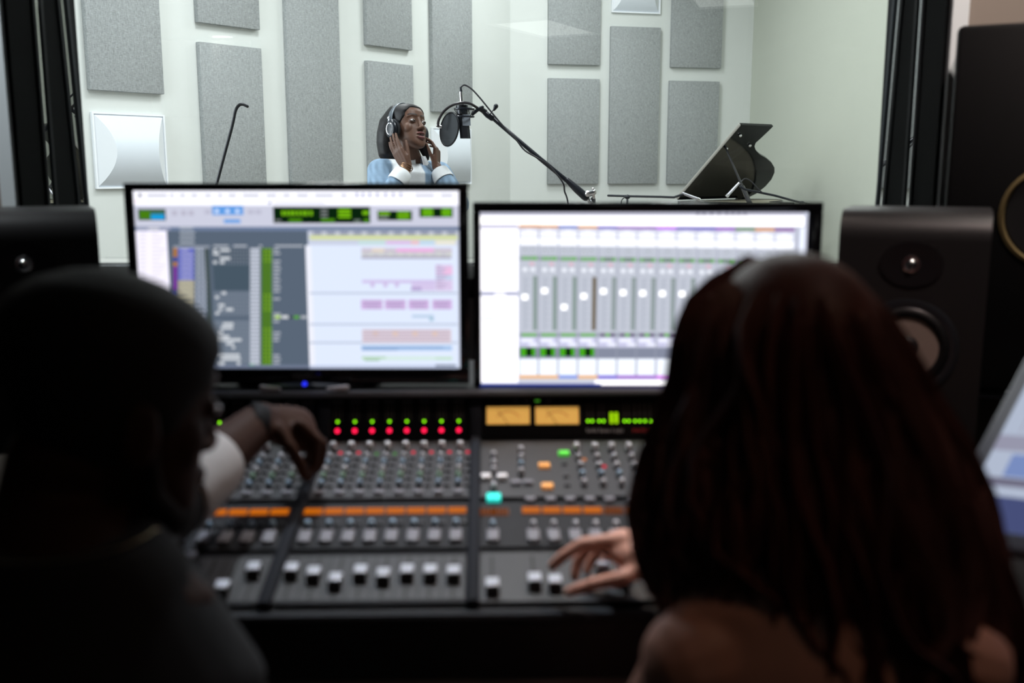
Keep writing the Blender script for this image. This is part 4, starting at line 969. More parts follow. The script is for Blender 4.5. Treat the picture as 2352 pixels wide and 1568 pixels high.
def head_shapes(b, M, k=1.0, mouth=0.0):
    Ms = M @ Matrix.Scale(k, 4)
    e = lambda c, r, n=18, m=12: b.ell(c, r, Ms, n, m)
    prof = [(-.113, .010, -.076, -.052), (-.109, .021, -.083, -.042), (-.098, .034, -.0865, -.026), (-.084, .045, -.0865, -.004), (-.065, .0545, -.0850, .026), (-.045, .0600, -.0840, .052), (-.020, .0655, -.0825, .074), (.004, .0690, -.0790, .088), (.018, .0705, -.0780, .096),
            (.042, .0735, -.0835, .104), (.065, .0735, -.0800, .105), (.085, .0680, -.0680, .098), (.102, .0540, -.0460, .080), (.113, .0360, -.0200, .056), (.1185, .0150, .0050, .032)]
    rs = []
    for z, hw, f, bk in prof:
        rs.append([tuple(Ms @ Vector((hw * math.copysign(abs(math.cos(q)) ** .92, math.cos(q)), (f + bk) / 2 + (bk - f) / 2 * math.copysign(abs(math.sin(q)) ** .92, math.sin(q)), z))) for q in [2 * math.pi * t / 28 for t in range(28)]])
    b.rings(rs)
    e((0, -.058, -.056), (.0330, .0310, .0300))                       # mouth mound
    for s in (-1, 1):
        e((s * .036, -.040, -.016), (.0270, .0310, .0340))            # cheek
        b.ell((s * .078, .012, -.010), (.008, .019, .030), Ms, 12, 8)  # ear
        e((s * .031, -.0690, .0145), (.0180, .0125, .0130), 12, 10)   # eyelids
        b.chain([Ms @ Vector(p) for p in ((s * .014, -.0790, .038), (s * .032, -.0735, .042), (s * .050, -.0580, .036))], [.0050 * k, .0055 * k, .0050 * k], 8)   # brow
        e((s * .0115, -.0900, -.0245), (.0090, .0095, .0070), 10, 8)  # nostril
    b.chain([Ms @ Vector(p) for p in ((0, -.076, .028), (0, -.0815, .006), (0, -.0930, -.014), (0, -.0970, -.0205))], [.0090 * k, .0095 * k, .0108 * k, .0115 * k], 10)   # nose
    for dz, ry in ((-.0480 + mouth * .3, .0060), (-.0610 - mouth, .0070)):                                # lips
        b.chain([Ms @ Vector((x, -.0835 - .0075 * math.cos(x / .024 * 1.4), dz - (.003 if dz > -.052 else -.005) * (abs(x) / .022) ** 2)) for x in (-.022, -.014, -.006, 0, .006, .014, .022)], [.003 * k, .0050 * k, ry * k, ry * .95 * k, ry * k, .0050 * k, .003 * k], 8)
HEADP = [(-.060, .056, -.085, .034), (-.045, .0600, -.0840, .052), (-.020, .0655, -.0825, .074), (.004, .0690, -.0790, .088), (.018, .0705, -.0780, .096), (.030, .0720, -.0810, .101),
         (.042, .0735, -.0835, .104), (.054, .0738, -.0825, .1055), (.065, .0735, -.0800, .105), (.076, .0712, -.0750, .1025), (.085, .0680, -.0680, .098), (.094, .0622, -.0575, .090), (.102, .0540, -.0460, .080), (.113, .0360, -.0200, .056), (.1185, .0150, .0050, .032)]
def hair_cap(b, M, k, f, line, z0=-.05):
    """shell over the skull; line: (z, y) hairline, in front of it the shell dives under the skin"""
    Ms = M @ Matrix.Scale(k, 4); rs = []
    for z, hw, fr, bk in HEADP:
        if z < z0: continue
        yh = interp(line, z); ring = []
        for t in range(40):
            q = 2 * math.pi * t / 40
            x = hw * math.copysign(abs(math.cos(q)) ** .92, math.cos(q)); cy = (fr + bk) / 2; y = cy + (bk - fr) / 2 * math.copysign(abs(math.sin(q)) ** .92, math.sin(q))
            g = f if y > yh else .90
            ring.append(tuple(Ms @ Vector((x * g, cy + (y - cy) * g, .02 + (z - .02) * (f if g > 1 else 1.0)))))
        rs.append(ring)
    b.rings(rs)
def interp(tab, y):
    for (a, b_), (c_, d_) in zip(tab, tab[1:]):
        if y <= c_: return b_ + (d_ - b_) * max(0, (y - a)) / (c_ - a)
    return tab[-1][1]
def eyes(parent, M, k, origin, iris=(.030, .015, .009)):
    for s in (-1, 1):
        b = MB(); Ms = M @ Matrix.Scale(k, 4) @ Matrix.Translation((s * .0315, -.0708, .0140)) @ Matrix.Rotation(s * -.08, 4, 'Y') @ Matrix.Diagonal((1.25, 1.03, .62, 1)) @ Matrix.Rotation(math.pi / 2, 4, 'X') @ Matrix.Rotation(.08, 4, 'Y') @ Matrix.Rotation(.06, 4, 'X')
        b.m = 0; b.lathe([(.0125 * math.sin(q), .0125 * math.cos(q)) for q in [math.pi * (.20 + .78 * j / 8) for j in range(9)]], 18, Ms)
        b.m = 1; b.lathe([(.0125 * math.sin(q), .0125 * math.cos(q)) for q in [math.pi * (.002 + .198 * j / 4) for j in range(5)]], 18, Ms)
        me = b.mesh('eye', [mat('eye_white', (.62, .60, .60), .15), mat('eye_iris', iris, .08)], smooth=80); place(me, 'eye', parent, origin)
def hand_shapes(b, W, fd, back, thumb_hint, k=1.0, curls=((10, 15, 10),) * 4, spread=4.0, thumb=(40, 10, 10), r=.0082):
    x = Vector(fd).normalized(); z = Vector(back); z = (z - x * z.dot(x)).normalized(); y = z.cross(x)
    if y.dot(Vector(thumb_hint)) < 0: y = -y
    p = lambda a, c, e: W + (x * a + y * c + z * e) * k
    for c in (.028, .010, -.009, -.026):
        b.chain([p(.0, c * .62, -.002), p(.045, c * .9, 0), p(.088, c, .001)], [.0135 * k, .0125 * k, .0105 * k], 10)
    b.chain([p(.008, .018, -.006), p(.045, .032, -.009)], [.015 * k, .012 * k], 10)
    b.chain([p(-.005, 0, -.003), p(.04, .002, -.002), p(.085, .001, -.001)], [(.024 * k, .014 * k), (.036 * k, .0135 * k), (.038 * k, .0105 * k)], 14, up=y)
    for (c, ln, cu, sp) in ((.028, (.040, .024, .019), curls[0], spread), (.010, (.044, .028, .020), curls[1], spread * .3), (-.009, (.041, .026, .019), curls[2], -spread * .4), (-.026, (.032, .019, .017), curls[3], -spread)):
        pos = p(.088, c, .001); ang = 0.0; pts = [pos]; s_ = math.radians(sp)
        for l_, cv in zip(ln, cu):
            ang += math.radians(cv); d = (x * math.cos(s_) + y * math.sin(s_)) * math.cos(ang) - z * math.sin(ang)
            pos = pos + d * (l_ * k); pts.append(pos)
        b.chain(pts, [r * 1.12 * k, r * 1.0 * k, r * .92 * k, r * .74 * k], 10)
    a = math.radians(thumb[0]); d0 = x * math.cos(a) + y * math.sin(a) - z * .25; d0.normalize()
    pos = p(.022, .026, -.006); pts = [pos]
    for l_, da in zip((.040, .032, .026), (0, thumb[1], thumb[2])):
        a -= math.radians(da); d = (x * math.cos(a) + y * math.sin(a) - z * .28).normalized(); pos = pos + d * (l_ * k); pts.append(pos)
    b.chain(pts, [r * 1.5 * k, r * 1.25 * k, r * 1.1 * k, r * .85 * k], 10)

SKIN = lambda n, c: mat(n, c, .48, noise=.08, scale=40, attr=True, spec=.35)
# ------------------------------------------------------------------ the singer
HC = atd(938.96, 296.28, 4.7818); HM = Matrix.Translation(HC) @ rot3(math.radians(43.63), math.radians(-22.66), math.radians(10.04))
sg = thing('person', 'singer in white and blue shirt holding headphones to her ears behind the glass', 'person', (HC.x + .01, HC.y + .03, 0)); so = sg.location.copy()
nb = atd(948, 372, 4.84)
shR = atd(872, 393, 4.76); shL = atd(1010, 398, 4.99)
elR = atd(872, 482, 4.60); wrR = atd(934, 384, 4.665); elL = atd(1052, 470, 4.74); wrL = atd(1003, 382, 4.80)
b = MB(); head_shapes(b, HM, 1.0, .008)
b.chain([HM @ Vector((0, .018, -.045)), HM @ Vector((0, .020, -.085)), nb, nb + Vector((0, .01, -.06))], [.052, .047, .050, .06], 16)
b.chain([shR, elR, wrR], [.045, .036, .0235], 12); b.chain([shL, elL, wrL], [.045, .036, .0235], 12)
b.chain([nb + Vector((0, .02, -.05)), (so.x, so.y + .01, 1.20), (so.x, so.y, 1.0), (so.x, so.y, .86)], [(.10, .07), (.13, .09), (.12, .09), (.15, .11)], 18, up=(math.cos(.6), math.sin(.6), 0))
fdir = Vector((math.sin(.76), -math.cos(.76), 0))
hand_shapes(b, wrR, atd(901, 325, 4.668) - wrR, Vector((-.62, -.76, .05)), fdir, .95, ((6, 8, 8), (6, 10, 8), (5, 10, 8), (4, 12, 8)), 2, (20, 6, 4), .0080)
hand_shapes(b, wrL, atd(1003, 330, 4.815) - wrL, Vector((.80, -.25, .05)), fdir, .90, ((22, 25, 15), (26, 28, 15), (30, 28, 15), (34, 28, 15)), 4, (30, 10, 5), .0076)
HI = HM.inverted()
def sing_col(co):
    p = HI @ co; base = Vector((.135, .068, .045))
    if p.length < .16:
        lip = min(((p.x / .025) ** 2 + ((p.y + .088) / .014) ** 2 + ((p.z - z) / .0078) ** 2) for z in (-.046, -.069))
        if lip < 1: base = Vector((.22, .088, .084))
        if (p.x / .017) ** 2 + ((p.y + .084) / .016) ** 2 + ((p.z + .0578) / .0062) ** 2 < 1: base = Vector((.03, .008, .008))
        for s in (-1, 1):
            xx = s * p.x
            if .010 < xx < .052 and abs(p.z - (.0400 + .006 * math.sin((xx - .010) / .042 * 2.6))) < .0042 and p.y < -.06: base = Vector((.02, .010, .008))
            if ((xx - .031) / .019) ** 2 + ((p.z - .0155) / .0125) ** 2 < 1 and p.y < -.06: base = base * .72
    elif co.z > 1.35 and False: pass
    return base
me = fuse(b, 'body', .0024, 7, SKIN('singer_skin', (.2, .1, .07)), sing_col); body = place(me, 'body', sg, so)
eyes(sg, HM, 1.0, so)
b = MB(); b.chain([HM @ Vector((x, -.0845 - .003 * math.cos(x * 80), -.0528)) for x in (-.011, -.005, 0, .005, .011)], [(.0022, .002)] * 5, 6); place(b.mesh('teeth', mat('teeth', (.8, .78, .75), .2)), 'teeth', sg, so)
# hair: smooth cap, hanging mass behind, lock beside the neck
b = MB(); hair_cap(b, HM, 1.0, 1.055, [(-.06, .03), (-.02, .0), (.01, -.022), (.035, -.044), (.06, -.056), (.078, -.062), (.086, -.09), (.12, -.2)])
b.chain([atd(915, 268, 4.83), atd(902, 290, 4.84), atd(895, 312, 4.84), atd(893, 332, 4.84), atd(893, 347, 4.84)], [(.062, .06), (.070, .066), (.064, .070), (.060, .07), (.054, .062)], 20, up=(1, 0, 0))
b.chain([HM @ Vector((.05, .05, -.02)), atd(972, 335, 4.86), atd(978, 352, 4.86), atd(981, 364, 4.86)], [.035, .028, .022, .012], 12)
b.chain([HM @ Vector((.0, .075, -.03)), atd(935, 345, 4.90), atd(940, 360, 4.91)], [.06, .055, .04], 14)
hm = mat('singer_hair', (.007, .006, .007), .5, spec=.3, noise=.4, scale=60, bump=.4, bscale=90)
place(fuse(b, 'hair', .004, 8, hm), 'hair', sg, so)
# shirt
tx = Vector((math.cos(.55), math.sin(.55), 0)); tf = Vector((math.sin(.55), -math.cos(.55), 0))
b = MB(); cz = lambda z, o=0: Vector((so.x, so.y, 0)) + Vector((0, 0, z)) + tf * o
b.chain([nb + Vector((0, .012, -.002)), nb + Vector((0, .015, -.030)), cz(1.255), cz(1.15), cz(1.02), cz(.90)], [(.066, .062), (.130, .085), (.170, .115), (.160, .112), (.150, .115), (.165, .125)], 24, up=tx, round_ends=False)
b.chain([nb + Vector((0, .01, -.045)), shR], [.056, .060], 14); b.chain([nb + Vector((0, .01, -.045)), shL], [.056, .060], 14)
cuR = wrR.lerp(elR, .30); cuL = wrL.lerp(elL, .30)
b.chain([shR, shR.lerp(elR, .5), elR, elR.lerp(cuR, .5), cuR], [.060, .058, .055, .050, .044], 14); b.chain([shL, shL.lerp(elL, .5), elL, elL.lerp(cuL, .5), cuL], [.060, .058, .056, .050, .044], 14)
def shirt_col(co):
    q = co - nb; a = q.dot(tx); f = q.dot(tf); ss = lambda v: max(0., min(1., v))
    dR = min((co - shR.lerp(elR, t)).length for t in (0, .15, .35, .6, .9))
    white = Vector((.74, .77, .80)); blue = Vector((.20, .30, .42))
    w_ = ss((.012 - a) / .006) * ss((dR - .068) / .009) if f > -.03 else ss((.11 - abs(a)) / .008)
    w_ *= ss((min((co - elR.lerp(cuR, t)).length for t in (0, .3, .6, .9)) - .068) / .008)
    w_ *= ss((min((co - elL.lerp(cuL, t)).length for t in (0, .3, .6, .9)) - .068) / .008)
    streak = 1 + .22 * math.sin(co.x * 190 + 3 * math.sin(co.z * 30)) * math.sin(co.z * 46 + 2)
    return blue * streak * (1 - w_) + white * w_
M_shirt = mat('shirt_cloth', (.3, .4, .5), .85, noise=.25, scale=22, attr=True, bump=1.0, bscale=22)
place(fuse(b, 'shirt', .005, 6, M_shirt, shirt_col), 'shirt', sg, so)
M_shw = mat('shirt_white', (.80, .83, .86), .8, noise=.05, bump=.3, bscale=60)
for w_, e_ in ((wrR, elR), (wrL, elL)):
    b = MB(); b.chain([w_.lerp(e_, .10), w_.lerp(e_, .12), w_.lerp(e_, .24), w_.lerp(e_, .36)], [.036, .042, .048, .050], 18, round_ends=False); place(b.mesh('cuff', M_shw), 'cuff', sg, so)
# collar: stand with two points
b = MB(); N = 22
def ringc(r, dz, tip):
    out = []
    for j in range(N):
        q = -math.pi / 2 + .25 + (2 * math.pi - .5) * j / (N - 1); fr = abs(q - math.pi / 2) / math.pi
        v = tx * (r * math.cos(q)) - tf * (r * .95 * math.sin(q)); tipf = max(0, (fr - .72) / .2) * tip
        out.append(tuple(nb + Vector((0, .008, 0)) + v * (1 + tipf * .10) + Vector((0, 0, dz - tipf * .030))))
    return out
b.rings([ringc(.060, -.005, 0), ringc(.056, .026, 0), ringc(.063, .028, 0), ringc(.078, -.006, 1), ringc(.074, -.008, 1)], cap=False, closed=False); place(b.mesh('collar', M_shw), 'collar', sg, so)
for k in range(4):
    c_ = wrR.lerp(elR, -.01 + .022 * k); ax_ = (elR - wrR).normalized(); a_ = ax_.orthogonal().normalized(); b2 = ax_.cross(a_)
    b = MB(); b.chain([c_ + (a_ * math.cos(q) + b2 * math.sin(q)) * .0285 + ax_ * (.006 * math.sin(q * 1 + k)) for q in [2 * math.pi * j / 24 for j in range(25)]], .0019, 6)
    o = b.build('bracelet', mat('bracelet_gold', (.42, .24, .13), .3, .8)); tag(o, ['bracelet on the singer\'s wrist nearest her hand', 'second bracelet from the singer\'s hand', 'third bracelet from the singer\'s hand', 'bracelet on the singer\'s wrist nearest the white cuff'][k], 'bracelet', 'thin bracelets on the singer\'s wrist')
# trousers and shoes (below the view)
b = MB(); b.chain([cz(.98), cz(.86)], [(.150, .115), (.168, .13)], 18, up=tx)
for s in (-1, 1):
    h_ = cz(.86) + tx * (s * .085); b.chain([h_, cz(.48) + tx * (s * .10) + tf * .02, cz(.10) + tx * (s * .11)], [.085, .058, .05], 14)
place(fuse(b, 'trousers', .008, 4, mat('jeans', (.04, .06, .10), .9, noise=.2)), 'trousers', sg, so)
for s in (-1, 1):
    f_ = cz(.0) + tx * (s * .11); b = MB(); b.chain([f_ + Vector((0, 0, .045)) - tf * .05, f_ + Vector((0, 0, .045)) + tf * .05, f_ + Vector((0, 0, .034)) + tf * .14], [(.040, .044), (.044, .044), (.036, .033)], 12, up=tx); place(b.mesh('shoe', mat('shoe_dark', (.03, .03, .03), .6)), 'shoe', sg, so)
# headphones
hp = thing('headphones', 'black over ear headphones on the singer\'s head', 'headphones', tuple(HC)); 
def HP(x, y, z): return HM @ Vector((x, y, z)) - HC
bandp = [HP(.094 * math.cos(q), .022, .008 + .122 * math.sin(q)) for q in [math.pi * j / 20 for j in range(21)]]
Yh = (HM.to_3x3() @ Vector((0, 1, 0))); Xh = HM.to_3x3() @ Vector((1, 0, 0))
b = MB(); b.chain(bandp, [(.016, .005)] * 21, 12, up=Yh); b.build('headband', mat('headband_grey', (.10, .12, .14), .35, .2), hp)
for s in (-1, 1):
    Mc = Matrix.Translation(-HC) @ HM @ Matrix.Translation((s * .070, .012, -.012)) @ Matrix.Rotation(s * math.pi / 2, 4, 'Y') @ Matrix.Diagonal((1.15, .92, 1, 1))
    b = MB(); b.lathe([(.030, 0), (.043, .003), (.0445, .010), (.043, .018), (.038, .019)], 28, Mc); b.build('ear_cushion', mat('cushion_black', (.012, .014, .018), .35), hp)
    b = MB(); b.lathe([(.038, .017), (.041, .022), (.040, .030), (.033, .037), (.027, .038), (.0005, .038)], 28, Mc); b.build('ear_cup', M_boom, hp)
    b = MB(); b.chain([Mc @ Vector((.0235 * math.cos(q), .0235 * math.sin(q), .0385)) for q in [2 * math.pi * j / 28 for j in range(29)]], .0014, 6); b.build('badge_ring', M_steel, hp)
    b = MB(); b.chain([HP(s * .096, .022, .050), HP(s * .103, .020, .030), HP(s * .106, .006, .0), HP(s * .105, -.004, -.012)], [.006, .0055, .004, .003], 8); b.build('yoke', mat('yoke_grey', (.12, .13, .15), .3, .5), hp)
    b = MB(); b.ell(tuple(HP(s * .099, .022, .044)), (.007, .007, .007), n=10, m=6); b.build('hinge_pin', M_steel, hp)

# ------------------------------------------------------------------ seated people at the console
def stool(x, y, h, label):
    r = thing('swivel_stool', label, 'stool', (x, y, 0), 0, 'stools at the console')
    b = MB(); b.lathe([(.15, h - .06), (.185, h - .045), (.19, h - .02), (.17, h - .004), (.001, h - .001)], 28); b.build('seat', mat('seat_black', (.012, .012, .013), .6), r)
    b = MB(); b.lathe([(.024, .06), (.024, h - .06)], 16); b.build('column', M_steel, r)
    for k in range(5):
        q = 2 * math.pi * k / 5; b = MB(); b.chain([(0, 0, .075), (.24 * math.cos(q), .24 * math.sin(q), .055)], [.02, .014], 8); b.build('base_arm', M_dmetal, r)
        b = MB(); b.ell((.245 * math.cos(q), .245 * math.sin(q), .025), (.025, .025, .025), n=12, m=8); b.build('caster', M_black, r)
    return r
def legs(b, hipc, side, fwd, seat, k=1.0):
    for s in (-1, 1):
        h_ = hipc + side * (s * .09); kn = hipc + side * (s * .13) + fwd * .40; kn.z = seat + .06; ft = kn + fwd * .03; ft.z = .10
        b.chain([h_, kn, ft], [.085 * k, .062 * k, .045 * k], 12)
def shoes(parent, hipc, side, fwd, seat, origin):
    for s in (-1, 1):
        kn = hipc + side * (s * .13) + fwd * .43; b = MB()
        b.chain([Vector((kn.x, kn.y, .05)) - fwd * .06, Vector((kn.x, kn.y, .05)) + fwd * .06, Vector((kn.x, kn.y, .036)) + fwd * .15], [(.04, .048), (.046, .048), (.038, .034)], 12, up=side); place(b.mesh('shoe', mat('shoe_dark', (.03, .03, .03), .6)), 'shoe', parent, origin)

# ---- the man on the left
YM = math.radians(180 - 44)           # faces away from the camera, turned to the right
HC2 = atd(262, 946, .985); HM2 = Matrix.Translation(HC2) @ Matrix.Rotation(YM, 4, 'Z') @ Matrix.Rotation(math.radians(14), 4, 'X')
mn = thing('person', 'man in black seen from behind, reaching over the console with his right hand', 'person', (HC2.x - .02, HC2.y - .18, 0)); o2 = mn.location.copy()
KH = 1.10
nbm = atd(150, 1290, .925); shr = atd(205, 1480, .985); shl = nbm - (shr - nbm) * Vector((1, 1, 0)).length / 1 if False else Vector((nbm.x - .21, nbm.y + .03, shr.z))
elm = atd(300, 1215, 1.20); wrm = atd(600, 968, 1.455)
kn_ = atd(688, 985, 1.485)
b = MB(); head_shapes(b, HM2, KH)
b.chain([HM2 @ Vector((0, .03, -.05)), HM2 @ Vector((0, .035, -.10)), nbm, nbm + Vector((0, 0, -.06))], [.062, .060, .068, .085], 16)
b.chain([shr, elm, elm.lerp(wrm, .45), wrm], [.055, .045, .042, .029], 14)
ell_ = shl + Vector((-.06, .16, -.22)); wrl = Vector((nbm.x - .05, nbm.y + .34, .62))
b.chain([shl, ell_, wrl], [.055, .045, .028], 14)
hand_shapes(b, wrl, Vector((.4, .9, -.1)), Vector((0, 0, 1)), Vector((1, 0, 0)), 1.03, ((15, 20, 10),) * 4, 4)
seatm = .42; hipm = Vector((nbm.x - .0, nbm.y - .10, seatm + .11))
sdm = Vector((1, -.05, 0)).normalized(); fwm = Vector((.05, 1, 0)).normalized()
b.chain([nbm + Vector((0, -.01, -.08)), nbm + Vector((0, -.04, -.22)), hipm], [(.15, .09), (.15, .10), (.14, .11)], 18, up=sdm)
legs(b, hipm, sdm, fwm, seatm)
# right hand: knuckles forward, index finger pointing down at a knob
J = lambda l: [atd(*p) for p in l]
b.chain([wrm, wrm.lerp(kn_, .5), kn_], [(.026, .020), (.036, .019), (.040, .016)], 14, up=(0, .8, .6))
for ln, rd in (([(690, 975, 1.455), (728, 1010, 1.465), (722, 1062, 1.475), (708, 1098, 1.485)], .0090), ([(705, 985, 1.485), (742, 1020, 1.50), (738, 1058, 1.505), (726, 1080, 1.505)], .0090), ([(700, 992, 1.51), (735, 1028, 1.525), (728, 1062, 1.53), (716, 1075, 1.53)], .0086), ([(690, 998, 1.53), (715, 1030, 1.545), (706, 1055, 1.545), (698, 1066, 1.545)], .0076), ([(640, 985, 1.44), (668, 1028, 1.435), (690, 1068, 1.45), (700, 1092, 1.465)], .0100)):
    b.chain(J(ln), [rd * 1.1, rd, rd * .92, rd * .78], 10)
MI = HM2.inverted()
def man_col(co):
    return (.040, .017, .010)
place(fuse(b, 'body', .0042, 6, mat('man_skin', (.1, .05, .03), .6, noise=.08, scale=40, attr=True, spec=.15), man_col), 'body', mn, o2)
b = MB(); Mh = HM2 @ Matrix.Scale(KH, 4)
hair_cap(b, HM2, KH, 1.07, [(-.06, .03), (-.02, .01), (.01, -.035), (.035, -.058), (.06, -.066), (.072, -.070), (.080, -.09), (.12, -.2)])
place(fuse(b, 'hair', .005, 5, mat('short_black_hair', (.010, .009, .009), .8, noise=.4, scale=200, bump=.8, bscale=400)), 'hair', mn, o2)
b = MB(); b.ell((0, -.050, -.083), (.046, .042, .034), Mh, 20, 14)
for s in (-1, 1): b.chain([Mh @ Vector((s * .066, -.005, -.02)), Mh @ Vector((s * .056, -.020, -.062)), Mh @ Vector((s * .036, -.055, -.088))], [.008, .012, .014], 10)
place(fuse(b, 'beard', .005, 4, mat('beard_black', (.010, .008, .008), .85)), 'beard', mn, o2)
eyes(mn, HM2, KH, o2)
b = MB()
b.chain([nbm + Vector((0, .0, .028)), nbm + Vector((0, 0, -.02)), nbm + Vector((0, -.015, -.10)), nbm + Vector((0, -.05, -.24)), hipm + Vector((0, 0, .02))], [(.084, .080), (.125, .10), (.185, .125), (.180, .14), (.165, .135)], 24, up=sdm, round_ends=False)
for s_ in (shr, shl): b.chain([nbm + Vector((0, 0, -.040)), s_], [.080, .082], 14)
b.chain([shr, shr.lerp(elm, .6), elm, elm.lerp(wrm, .30)], [.078, .066, .058, .052], 14); b.chain([shl, ell_, ell_.lerp(wrl, .8)], [.082, .066, .05], 14)
place(fuse(b, 'sweater', .008, 5, mat('black_knit', (.009, .009, .010), .9, noise=.2, bump=.5, bscale=300)), 'sweater', mn, o2)
b = MB(); b.chain([elm.lerp(wrm, .24), elm.lerp(wrm, .28), elm.lerp(wrm, .42), elm.lerp(wrm, .56), elm.lerp(wrm, .60), elm.lerp(wrm, .58)], [.045, .056, .054, .050, .046, .038], 20, round_ends=False)
place(b.mesh('rolled_sleeve', mat('sleeve_white', (.50, .47, .45), .85, bump=.4, bscale=60)), 'rolled_sleeve', mn, o2)
b = MB(); legs(b, hipm, sdm, fwm, seatm, 1.14); b.chain([hipm + Vector((0, 0, .05)), hipm], [(.165, .13), (.17, .14)], 16, up=sdm)
for i_, v_ in enumerate(b.v): pass
tr = fuse(b, 'trousers', .010, 3, mat('dark_trousers', (.012, .012, .015), .9)); place(tr, 'trousers', mn, o2); 
shoes(mn, hipm, sdm, fwm, seatm, o2)
# watch and necklace
ax_ = (kn_ - wrm).normalized(); a_ = ax_.orthogonal().normalized(); c2 = ax_.cross(a_); wc = wrm.lerp(elm, .06)
b = MB(); b.chain([wc + (a_ * math.cos(q) + c2 * math.sin(q)) * .0325 for q in [2 * math.pi * t / 28 for t in range(29)]], [(.012, .003)] * 29, 8, up=ax_); wt = b.build('wristwatch', mat('watch_black', (.004, .004, .005), .7, spec=.2)); tag(wt, 'black band on the wrist of the man reaching over the console', 'watch')
b = MB(); b.chain([nbm + Vector((.083 * math.cos(q), .080 * math.sin(q) + .004, .030 - .030 * (math.sin(q) > 0) * math.sin(q))) for q in [2 * math.pi * t / 40 for t in range(41)]], .0011, 6); nk = b.build('necklace', mat('necklace_gold', (.4, .33, .2), .4, 1.0)); tag(nk, 'thin gold chain around the neck of the man in black', 'necklace')
stool(hipm.x, hipm.y, seatm, 'black swivel stool under the man on the left')

# ---- the woman on the right
HC3 = atd(1805, 885, .985); HM3 = Matrix.Translation(HC3) @ Matrix.Rotation(math.radians(180 + 10), 4, 'Z') @ Matrix.Rotation(math.radians(10), 4, 'X')
wm = thing('person', 'woman with long wavy dark auburn hair seen from behind, hand on a fader', 'person', (HC3.x + .02, HC3.y - .15, 0)); o3 = wm.location.copy()
nbw = atd(1830, 1330, .935); swl = atd(1600, 1520, .915); swr = atd(2190, 1520, .93)
elw = atd(2080, 1560, 1.12); ww = atd(1512, 1280, 1.235)
b = MB(); head_shapes(b, HM3, .97)
b.chain([HM3 @ Vector((0, .02, -.05)), HM3 @ Vector((0, .025, -.10)), nbw, nbw + Vector((0, 0, -.06))], [.052, .050, .056, .07], 16)
b.chain([swr, elw, elw.lerp(ww, .5), ww], [.048, .038, .034, .024], 14)
elx = swl + Vector((-.07, .12, -.24)); wx = Vector((nbw.x - .04, nbw.y + .30, .60))
b.chain([swl, elx, wx], [.046, .037, .024], 14)
hand_shapes(b, wx, Vector((.3, .95, -.05)), Vector((0, 0, 1)), Vector((1, 0, 0)), .92, ((15, 20, 10),) * 4, 4)
b.chain([nbw + Vector((0, 0, -.045)), swl], [.05, .052], 14); b.chain([nbw + Vector((0, 0, -.045)), swr], [.05, .052], 14)
seatw = .42; hipw = Vector((nbw.x + .01, nbw.y - .08, seatw + .11)); sdw = Vector((1, 0, 0)); fww = Vector((0, 1, 0))
b.chain([nbw + Vector((0, -.01, -.06)), nbw + Vector((0, -.03, -.18)), hipw + Vector((0, 0, .12)), hipw], [(.13, .075), (.135, .085), (.115, .085), (.15, .11)], 18, up=sdw)
legs(b, hipw, sdw, fww, seatw)
# hand on the fader
b.chain([ww, atd(1470, 1268, 1.245), atd(1428, 1250, 1.265)], [(.020, .024), (.024, .034), (.017, .034)], 14, up=(.2, -.35, .9))
b.chain([ww, atd(1480, 1300, 1.225)], [.020, .018], 12)
for ln, rd in (([(1440, 1236, 1.245), (1338, 1248, 1.252), (1294, 1276, 1.258), (1268, 1300, 1.265)], .0090), ([(1440, 1244, 1.270), (1352, 1254, 1.285), (1326, 1290, 1.290), (1320, 1324, 1.288)], .0090), ([(1446, 1252, 1.288), (1376, 1262, 1.310), (1354, 1292, 1.312), (1348, 1312, 1.310)], .0085), ([(1455, 1260, 1.300), (1400, 1272, 1.325), (1384, 1294, 1.328), (1380, 1304, 1.326)], .0075), ([(1486, 1308, 1.222), (1428, 1326, 1.215), (1362, 1341, 1.228), (1306, 1359, 1.242)], .0098)):
    b.chain(J(ln), [rd * 1.12, rd, rd * .92, rd * .78], 10)
place(fuse(b, 'body', .0036, 6, SKIN('woman_skin', (.5, .25, .2)), lambda co: (.60, .31, .23)), 'body', wm, o3)
eyes(wm, HM3, .97, o3)
b = MB(); b.chain([nbw + Vector((0, -.03, -.19)), hipw + Vector((0, 0, .14)), hipw + Vector((0, 0, .0))], [(.143, .094), (.125, .095), (.158, .12)], 20, up=sdw); 
place(fuse(b, 'top', .007, 4, mat('dark_top', (.012, .010, .011), .85)), 'top', wm, o3)
b = MB(); legs(b, hipw, sdw, fww, seatw, 1.14); b.chain([hipw + Vector((0, 0, .05)), hipw], [(.160, .12), (.165, .125)], 16, up=sdw); place(fuse(b, 'trousers', .010, 3, mat('dark_trousers', (.012, .012, .015), .9)), 'trousers', wm, o3)
shoes(wm, hipw, sdw, fww, seatw, o3)
stool(hipw.x, hipw.y, seatw, 'black swivel stool under the woman on the right')
